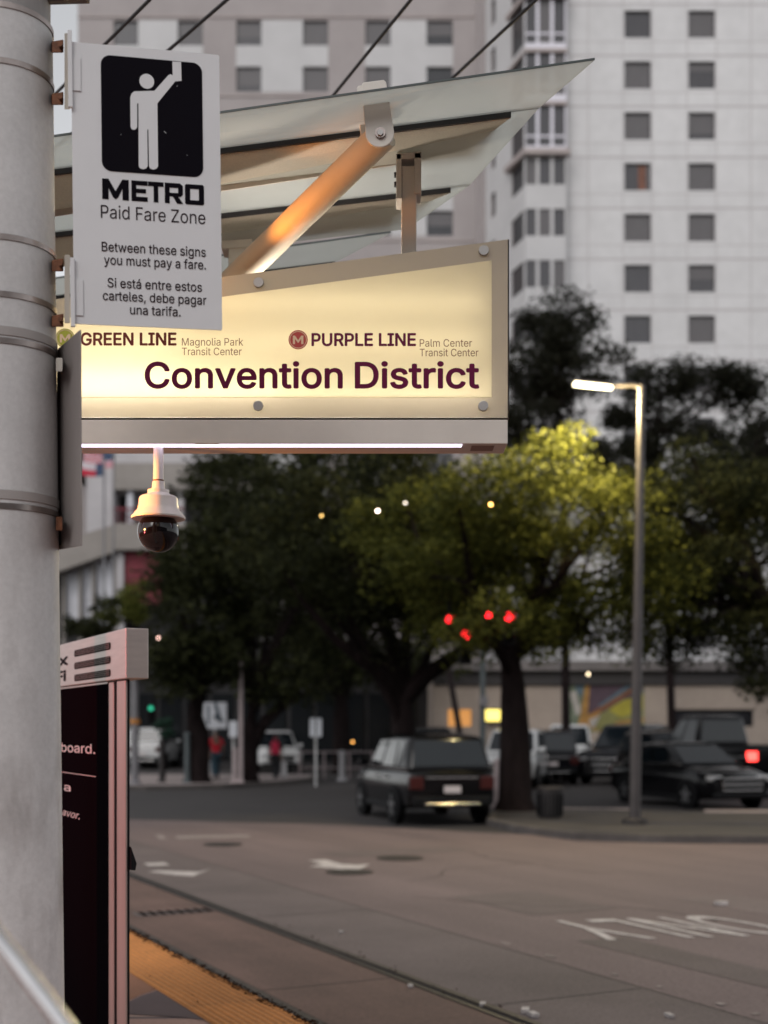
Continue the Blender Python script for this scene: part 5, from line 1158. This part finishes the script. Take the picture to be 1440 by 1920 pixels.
# ------------------------------------------------------------------ people
def skin_mesh(verts, edges, radii, sub=2, root=0):
    me = bpy.data.meshes.new('s'); me.from_pydata(verts, edges, []); o = bpy.data.objects.new('s', me); COL.objects.link(o)
    o.modifiers.new('skin', 'SKIN'); sm = me.skin_vertices[0].data
    for i, r in enumerate(radii): sm[i].radius = (r, r) if not hasattr(r, '__len__') else r
    sm[root].use_root = True
    if sub: u = o.modifiers.new('sub', 'SUBSURF'); u.levels = sub; u.render_levels = sub
    dg = bpy.context.evaluated_depsgraph_get(); ev = o.evaluated_get(dg); m2 = bpy.data.meshes.new_from_object(ev)
    bpy.data.objects.remove(o); bpy.data.meshes.remove(me); return m2
SKIN_M = mat('skin', (.20, .11, .08), .55); HAIR = mat('dark_hair', (.012, .009, .008), .5)
def person(label, loc, rz, shirt, trousers, swing=1, bag=None, pack=None, hair_long=False):
    t = empty('person', loc, rz, label, 'person', 'people walking on the far pavement')
    # body: pelvis root, spine, head, arms with hands and five fingers, legs in mid stride (faces +Y away)
    V = []; E = []; RR = []
    def v(p, r, link=None):
        V.append(p); RR.append(r); i = len(V) - 1
        if link is not None: E.append((link, i))
        return i
    pel = v((0, 0, .95), (.15, .11)); ab = v((0, .01, 1.12), (.14, .10), pel); ch = v((0, .02, 1.32), (.16, .11), ab); nk = v((0, .03, 1.47), .055, ch); hd0 = v((0, .04, 1.56), (.075, .09), nk); hd1 = v((0, .05, 1.66), (.08, .095), hd0)
    for s in (1, -1):
        sh = v((s * .18, .02, 1.40), .06, ch); el = v((s * .25, -.05 * s * swing, 1.13), .043, sh); wr = v((s * .25, .10 * s * swing, .90), .030, el)
        pa = v((s * .25, .12 * s * swing, .84), (.040, .018), wr)
        for k, (dx, ln) in enumerate(((.030, .066), (.011, .080), (-.009, .075), (-.028, .058))):
            f1 = v((s * .25 + dx * .6, .135 * s * swing + .01 * k, .80), .010, pa); f2 = v((s * .25 + dx * .7, .15 * s * swing + .01 * k, .80 - ln), .008, f1)
        t1 = v((s * .25 - s * .01, .16 * s * swing + .02, .835), .011, pa); v((s * .25 - s * .02, .175 * s * swing + .035, .80), .009, t1)
        hip = v((s * .10, 0, .90), .095, pel); kn = v((s * .10, .10 * s * swing + .05, .50), .062, hip); an = v((s * .10, .20 * s * swing - .04, .09), .042, kn); v((s * .11, .20 * s * swing + .12, .045), .036, an)
    def wrap(m2, nm, m, par=t):
        m2.name = nm; o = bpy.data.objects.new(nm, m2); COL.objects.link(o); o.parent = par; m2.materials.clear(); m2.materials.append(m); m2.polygons.foreach_set('use_smooth', [True] * len(m2.polygons)); WM[o.name] = WM[t.name]; return o
    body = wrap(skin_mesh(V, E, RR, 2, pel), 'body', SKIN_M)
    a = swing
    wrap(skin_mesh([(0, 0, .90), (0, .01, 1.10), (0, .02, 1.33), (0, .03, 1.44), (.185, .02, 1.40), (.25, -.03 * a, 1.17), (-.185, .02, 1.40), (-.25, .03 * a, 1.17)], [(0, 1), (1, 2), (2, 3), (2, 4), (4, 5), (2, 6), (6, 7)], [(.18, .135), (.17, .125), (.185, .135), .07, .08, .062, .08, .062], 2, 1), 'shirt', shirt)
    wrap(skin_mesh([(0, 0, .97), (.10, 0, .88), (.10, .10 * a + .05, .50), (.10, .20 * a - .04, .10), (-.10, 0, .88), (-.10, -.10 * a + .05, .50), (-.10, -.20 * a - .04, .10)], [(0, 1), (1, 2), (2, 3), (0, 4), (4, 5), (5, 6)], [(.165, .125), .112, .08, .065, .112, .08, .065], 2, 0), 'trousers', trousers)
    hb = [(0, .02, 1.62), (0, .03, 1.71)] + ([(0, -.04, 1.50), (0, -.06, 1.40)] if hair_long else [])
    wrap(skin_mesh(hb, [(0, 1)] + ([(0, 2), (2, 3)] if hair_long else []), [(.092, .10), (.085, .095)] + ([(.09, .05), (.07, .04)] if hair_long else []), 2, 0), 'hair', HAIR)
    # face on the far side
    fb = MB()
    for s in (1, -1): fb.lathe([(.010 * math.cos(R(q)), .010 * math.sin(R(q))) for q in range(-90, 91, 45)], 8, Vector((s * .03, .138, 1.615)))
    fb.build('eye', PLATEW, body, local=True); MB().hexa([(-.012, .13, 1.575), (.012, .13, 1.575), (.006, .13, 1.61), (-.006, .13, 1.61)], [(-.012, .162, 1.578), (.012, .162, 1.578), (.003, .14, 1.61), (-.003, .14, 1.61)]).build('nose', SKIN_M, body, local=True)
    MB().box(-.025, .025, .135, .142, 1.545, 1.553).build('mouth', mat('lips', (.15, .05, .045), .5), body, local=True)
    for s in (1, -1): MB().box(*sorted((s * .08, s * .10)), .03, .06, 1.58, 1.64).build('ear', SKIN_M, body, local=True, bevel=.006)
    sb = MB()
    for s in (1, -1): MB().hexa([(s * .11 - .05, .20 * s * a - .10, .0), (s * .11 + .05, .20 * s * a - .10, .0), (s * .11 + .05, .20 * s * a + .18, .0), (s * .11 - .05, .20 * s * a + .18, .0)], [(s * .11 - .04, .20 * s * a - .09, .10), (s * .11 + .04, .20 * s * a - .09, .10), (s * .11 + .04, .20 * s * a + .15, .06), (s * .11 - .04, .20 * s * a + .15, .06)]).build('shoe', mat('shoe_dark', (.03, .03, .03), .6), t, local=True, bevel=.02)
    return t
RED_SH = mat('red_cotton', (.5, .010, .025), .85); JEANS = mat('teal_denim', (.025, .06, .085), .85); DARKC = mat('dark_cloth', (.018, .018, .022), .85)
def bag(label, loc, w_, h, d, m, cat, straps=True, tilt=0):
    t = empty(cat.replace(' ', '_'), loc, tilt, label, cat)
    MB().hexa([(-w_ / 2, -d / 2, 0), (w_ / 2, -d / 2, 0), (w_ / 2, d / 2, 0), (-w_ / 2, d / 2, 0)], [(-w_ * .40, -d * .3, h), (w_ * .40, -d * .3, h), (w_ * .40, d * .3, h), (-w_ * .40, d * .3, h)]).build('pouch', m, t, bevel=.05, local=True, segs=3)
    for s in (1, -1): MB().tube([(s * w_ * .25, 0, h - .02), (s * w_ * .12, 0, h + .12), (0, 0, h + .16)], .012, 8).build('strap', m, t, local=True)
pr = Vector((X(405, 46), 46, .125)); person('person in a red shirt and teal trousers walking away under the trees', pr, R(20), RED_SH, JEANS)
bag('white plastic bag carried by the person in the red shirt', pr + Vector((-.32, -.02, .18)), .34, .46, .22, mat('white_plastic', (.55, .54, .55), .5), 'carrier bag')
pr = Vector((X(517, 46.5), 46.5, 0)); person('person in dark clothes with a pinkish red backpack near the white car', pr, R(-15), DARKC, DARKC, swing=-1, hair_long=True)
bag('pinkish red backpack on the back of the person in dark clothes', pr + Vector((0, -.22, 1.0)), .34, .46, .18, mat('pink_red_nylon', (.7, .03, .09), .7), 'backpack')
bag('tall white bag held by the person with the red backpack', pr + Vector((.30, -.05, .14)), .24, .62, .16, MATS['white_plastic'], 'shopping bag')

# ------------------------------------------------------------------ street furniture
def post_sign(name, lab, px, Y, pyt, pyb, wpx, hpx, paintf, zbase=0, pole_m=GALV, r=.035, ptop=None, cat='sign', group=None, foot=None):
    x = X(px, Y); t = empty(name, (x, Y, zbase), 0, lab, cat, group)
    MB().tube([(x, Y + .05, zbase - .02), (x, Y + .05, Z(ptop if ptop else pyt, Y))], r, 10).build('post', pole_m, t, smooth=True)
    w_ = wpx * Y / F; MB().box(x - w_ / 2, x + w_ / 2, Y - .008, Y + .008, Z(pyb, Y), Z(pyt, Y)).build('panel', paintf[0], t, bevel=.004)
    return t, x
WSIGN = mat('street_sign_white', (.58, .60, .64), .5)
t, x = post_sign('street_sign', 'large white sign with a dark arrow shape over the red-shirted person', 402, 48.5, 1317, 1366, 46, 49, [WSIGN], .12)
b = MB(); q = lambda u, v: P(402 + u, 1341 + v, 48.488); b.face([q(-14, -20), q(-9, -20), q(-9, 18), q(-14, 18)]); b.face([q(-2, -22), q(4, -24), q(14, 8), q(8, 12)]); b.face([q(2, -2), q(18, 10), q(12, 14), q(-3, 4)]); b.build('dark_marks', mat('sign_slate', (.045, .07, .09), .6), t)
t, x = post_sign('street_sign', 'small plain white sign right of the large white sign', 437, 42.5, 1352, 1382, 15, 30, [WSIGN], .12)
t, x = post_sign('parking_sign', 'pair of narrow white signs on one post behind the kerb', 592, 43.0, 1347, 1381, 22, 34, [WSIGN], 0, ptop=1347)
MB().box(X(591, 43), X(593.5, 43), 42.985, 42.99, Z(1380, 43), Z(1348, 43)).build('gap_line', INK, t)
def pole_thing(name, lab, px, Y, pyt, r, m, zb=0, cat='pole', cap=True):
    x = X(px, Y); t = empty(name, (x, Y, zb), 0, lab, cat); MB().tube([(x, Y, zb), (x, Y, Z(pyt, Y))], [r, r * .9], 14).build('shaft', m, t, smooth=True)
    MB().lathe([(r * 1.7, zb), (r * 1.7, zb + .05), (r, zb + .12)], 14, (x, Y, 0)).build('foot', m, t)
    if cap: MB().lathe([(r * 1.15, Z(pyt, Y) - .02), (r * 1.1, Z(pyt, Y) + .05), (r * .3, Z(pyt, Y) + .10)], 14, (x, Y, 0)).build('cap', m, t)
    return t
GREYP = mat('grey_post', (.17, .165, .175), .5, noise=(3, .15)); SLATE = mat('slate_post', (.07, .085, .09), .5, noise=(3, .15)); PALEP = mat('pale_post', (.34, .28, .28), .6, noise=(4, .2))
t = pole_thing('signal_pole', 'grey pole with an orange band right behind the kiosk edge', 253, 41.5, 1268, .13, GREYP, .12)
MB().lathe([(.17, Z(1357, 41.5)), (.17, Z(1348, 41.5))], 14, (X(253, 41.5), 41.5, 0)).build('orange_band', mat('orange_band', (.45, .18, .03), .6), t)
pole_thing('bollard', 'dark bollard in front of the far white vehicle', 303, 43, 1392, .09, IRON, .12, 'bollard'); pole_thing('bollard', 'slate grey bollard left of the leftmost oak trunk', 351, 42.6, 1378, .10, SLATE, .12, 'bollard')
pole_thing('lamp_pole', 'thin pale lamp pole just left of the second oak trunk', 452, 42.3, 1230, .075, PALEP, .12, 'pole'); pole_thing('post', 'short pale post beside the thin lamp pole', 441, 42.4, 1408, .10, PALEP, .12, 'post')
pole_thing('bollard', 'white bollard at the right end of the far railing', 641, 47, 1412, .12, mat('white_post', (.42, .41, .42), .6), 0, 'bollard')
pole_thing('post', 'pale post between the black car and the near trunk', 934, 29.5, 1430, .10, PALEP, .10, 'post')
# round clipped shrub
b12 = Vector((X(308, 46), 46, .12)); tree('shrub', 'round clipped green shrub on the far pavement', b12, [P(308, 1400, 46)], [ell(308, 1366, 46, 17, 19, .34)], 14, 900, .06, leaf_mat('shrub_leaves', (.02, .05, .035), (.05, .10, .07)), seed=31, clump=.16, cat='shrub', limbs=3, group=None, rt=.04)
# leaning timber pole behind the parked cars and the signal pole beside it
def leaning(lab, p0, p1, r, m):
    d = (p1 - p0); t = empty('leaning_pole', p0, 0, lab, 'pole'); MB().tube([p0, p1], [r, r * .75], 12).build('shaft', m, t, smooth=True); MB().tube([p1 - d.normalized() * .3, p1], r * 1.15, 12).build('collar', IRON, t)
leaning('dark leaning pole rising behind the black parked car', Vector((X(882, 38), 38, 0)), P(836, 1225, 38), .11, mat('timber_pole', (.035, .022, .022), .8, noise=(8, .3)))
# traffic signals
LENSOFF = mat('lens_off', (.006, .005, .005), .6, spec=.05); RLENS = glow('signal_red', (1, .012, .022), 7); GLENS = glow('signal_green', (.05, .8, .45), .8)
def signal(lab, px, py, Y, on=0, r=.095, arm=None, lensm=RLENS, horiz=False):
    c = P(px, py, Y); t = empty('traffic_light', c - Vector((0, 0, r * 6.6)), 0, lab, 'traffic light', 'traffic lights beyond the trees')
    MB().box(c.x - r - .045, c.x + r + .045, Y, Y + .16, c.z - r * 6.6, c.z + r * 1.6).build('housing', PLASTIC, t, bevel=.03)
    for k in range(3):
        z = c.z - k * (r * 2.5); l = MB().disc((c.x, Y - .012, z), r, (0, 1, 0), .02, 20).build('lens', lensm if k == on else LENSOFF, t)
        v = MB()
        for i in range(9):
            a0, a1 = R(10 + 160 * i / 9), R(10 + 160 * (i + 1) / 9); rr = r + .02
            v.face([(c.x + rr * math.cos(a0), Y - .02, z + rr * math.sin(a0)), (c.x + rr * math.cos(a1), Y - .02, z + rr * math.sin(a1)), (c.x + rr * math.cos(a1), Y - .22, z + rr * math.sin(a1)), (c.x + rr * math.cos(a0), Y - .22, z + rr * math.sin(a0))])
        v.build('visor', PLASTIC, l)
    MB().tube([(c.x, Y + .08, c.z + r), (c.x, Y + .08, c.z + .55)], .03, 8).build('hanger', PLASTIC, t)
Ys = 28.0
mast = empty('signal_mast', (X(905, 52), 52, 0), 0, 'dark signal mast beside the yellow lit sign', 'signal mast')
MB().tube([(X(905, 52), 52, 0), (X(905, 52), 52, Z(1180, 52))], [.14, .10], 12).build('post', SLATE, mast, smooth=True)
MB().box(X(898, 52), X(914, 52), 51.75, 51.86, Z(1324, 52), Z(1306, 52)).build('control_box', GREYP, mast, bevel=.02)
signal('red traffic light in the fork of the leaves above the black car', 873, 1191, Ys); signal('red traffic light highest, just left of the near trunk', 955, 1157, 26.9, r=.09)
signal('small red traffic light left of the fork, half hidden by leaves', 843, 1161, 27.6, r=.075); signal('small red traffic light between the two larger red ones', 916, 1153, 27.0, r=.065)
signal('green traffic light far away right of the kiosk', 283, 1328, 48, on=0, r=.085, lensm=GLENS)
# litter bin
Yb = 26.0; xb = X(1031, Yb); bn = empty('litter_bin', (xb, Yb, .12), 0, 'dark round litter bin beside the near tree trunk', 'litter bin')
b = MB(); zt_ = Z(1478, Yb)
b.lathe([(.20, .13), (.24, .16), (.255, zt_ - .08), (.25, zt_ - .04)], 24, (xb, Yb, 0)); b.build('drum', IRON, bn, smooth=40)
b = MB()
for k in range(20):
    a = 2 * math.pi * k / 20; M = Matrix.Translation((xb + .262 * math.cos(a), Yb + .262 * math.sin(a), 0)) @ Matrix.Rotation(a, 4, 'Z'); b.box(-.008, .008, -.02, .02, .18, zt_ - .10, M)
b.build('slats', PLASTIC, bn); MB().lathe([(.28, zt_ - .05), (.285, zt_), (.24, zt_ + .04), (.14, zt_ + .05), (.14, zt_ - .02)], 24, (xb, Yb, 0)).build('lid', IRON, bn, smooth=40)
# far railing
fe = empty('metal_railing', (X(610, 49), 49, 0), 0, 'pale metal railing on the far side of the side street', 'railing')
b = MB(); 
for py in (1410, 1440): b.tube([(X(560, 49), 49, Z(py, 49)), (X(700, 49), 49, Z(py, 49))], .03, 8)
b.build('rail', PALEP, fe)
for px in (562, 608, 655, 698): MB().tube([(X(px, 49), 49, 0), (X(px, 49), 49, Z(1408, 49))], .04, 8).build('post', PALEP, fe)
# flags at the podium
def flag(name, lab, px0, px1, py0, py1, Y, build, pxp):
    t = empty(name, (X(pxp, Y), Y, 0), 0, lab, 'flag'); MB().tube([(X(pxp, Y), Y, 0), (X(pxp, Y), Y, Z(py0 - 10, Y))], .05, 10).build('flagpole', GREYP, t, smooth=True)
    b = MB(); n = 14
    def at(u, v): return Vector((X(px1 + (px0 - px1) * u, Y), Y + .16 * math.sin(u * 7 + v) * u, Z(py0 + (py1 - py0) * v + 5 * u * math.sin(u * 4), Y)))
    build(b, at, n); return b, t
FR, FWH, FB = mat('flag_red', (.48, .02, .05), .8), mat('flag_white', (.58, .52, .56), .8), mat('flag_blue', (.035, .06, .12), .8)
def stripes(b, at, n):
    for k in range(13):
        for i in range(n):
            u0, u1 = i / n, (i + 1) / n; v0, v1 = k / 13, (k + 1) / 13
            b.cur = 2 if (u1 <= .42 and k < 7) else (0 if k % 2 == 0 else 1); b.face([at(u0, v0), at(u1, v0), at(u1, v1), at(u0, v1)])
def tricol(b, at, n):
    for i in range(n):
        u0, u1 = i / n, (i + 1) / n
        for v0, v1, c in (((0, .5, 2), (.5, 1, 2)) if u1 <= .36 else ((0, .5, 1), (.5, 1, 0))): b.cur = c; b.face([at(u0, v0), at(u1, v0), at(u1, v1), at(u0, v1)])
b, t = flag('striped_flag', 'striped red and white flag with a blue corner, under the station sign', 155, 212, 848, 876, 66, stripes, 213); b.build('cloth', [FR, FWH, FB], t, smooth=True)
b, t = flag('red_blue_flag', 'red, white and blue flag just below the striped flag', 150, 196, 868, 892, 62, tricol, 195); b.build('cloth', [FR, FWH, FB], t, smooth=True)
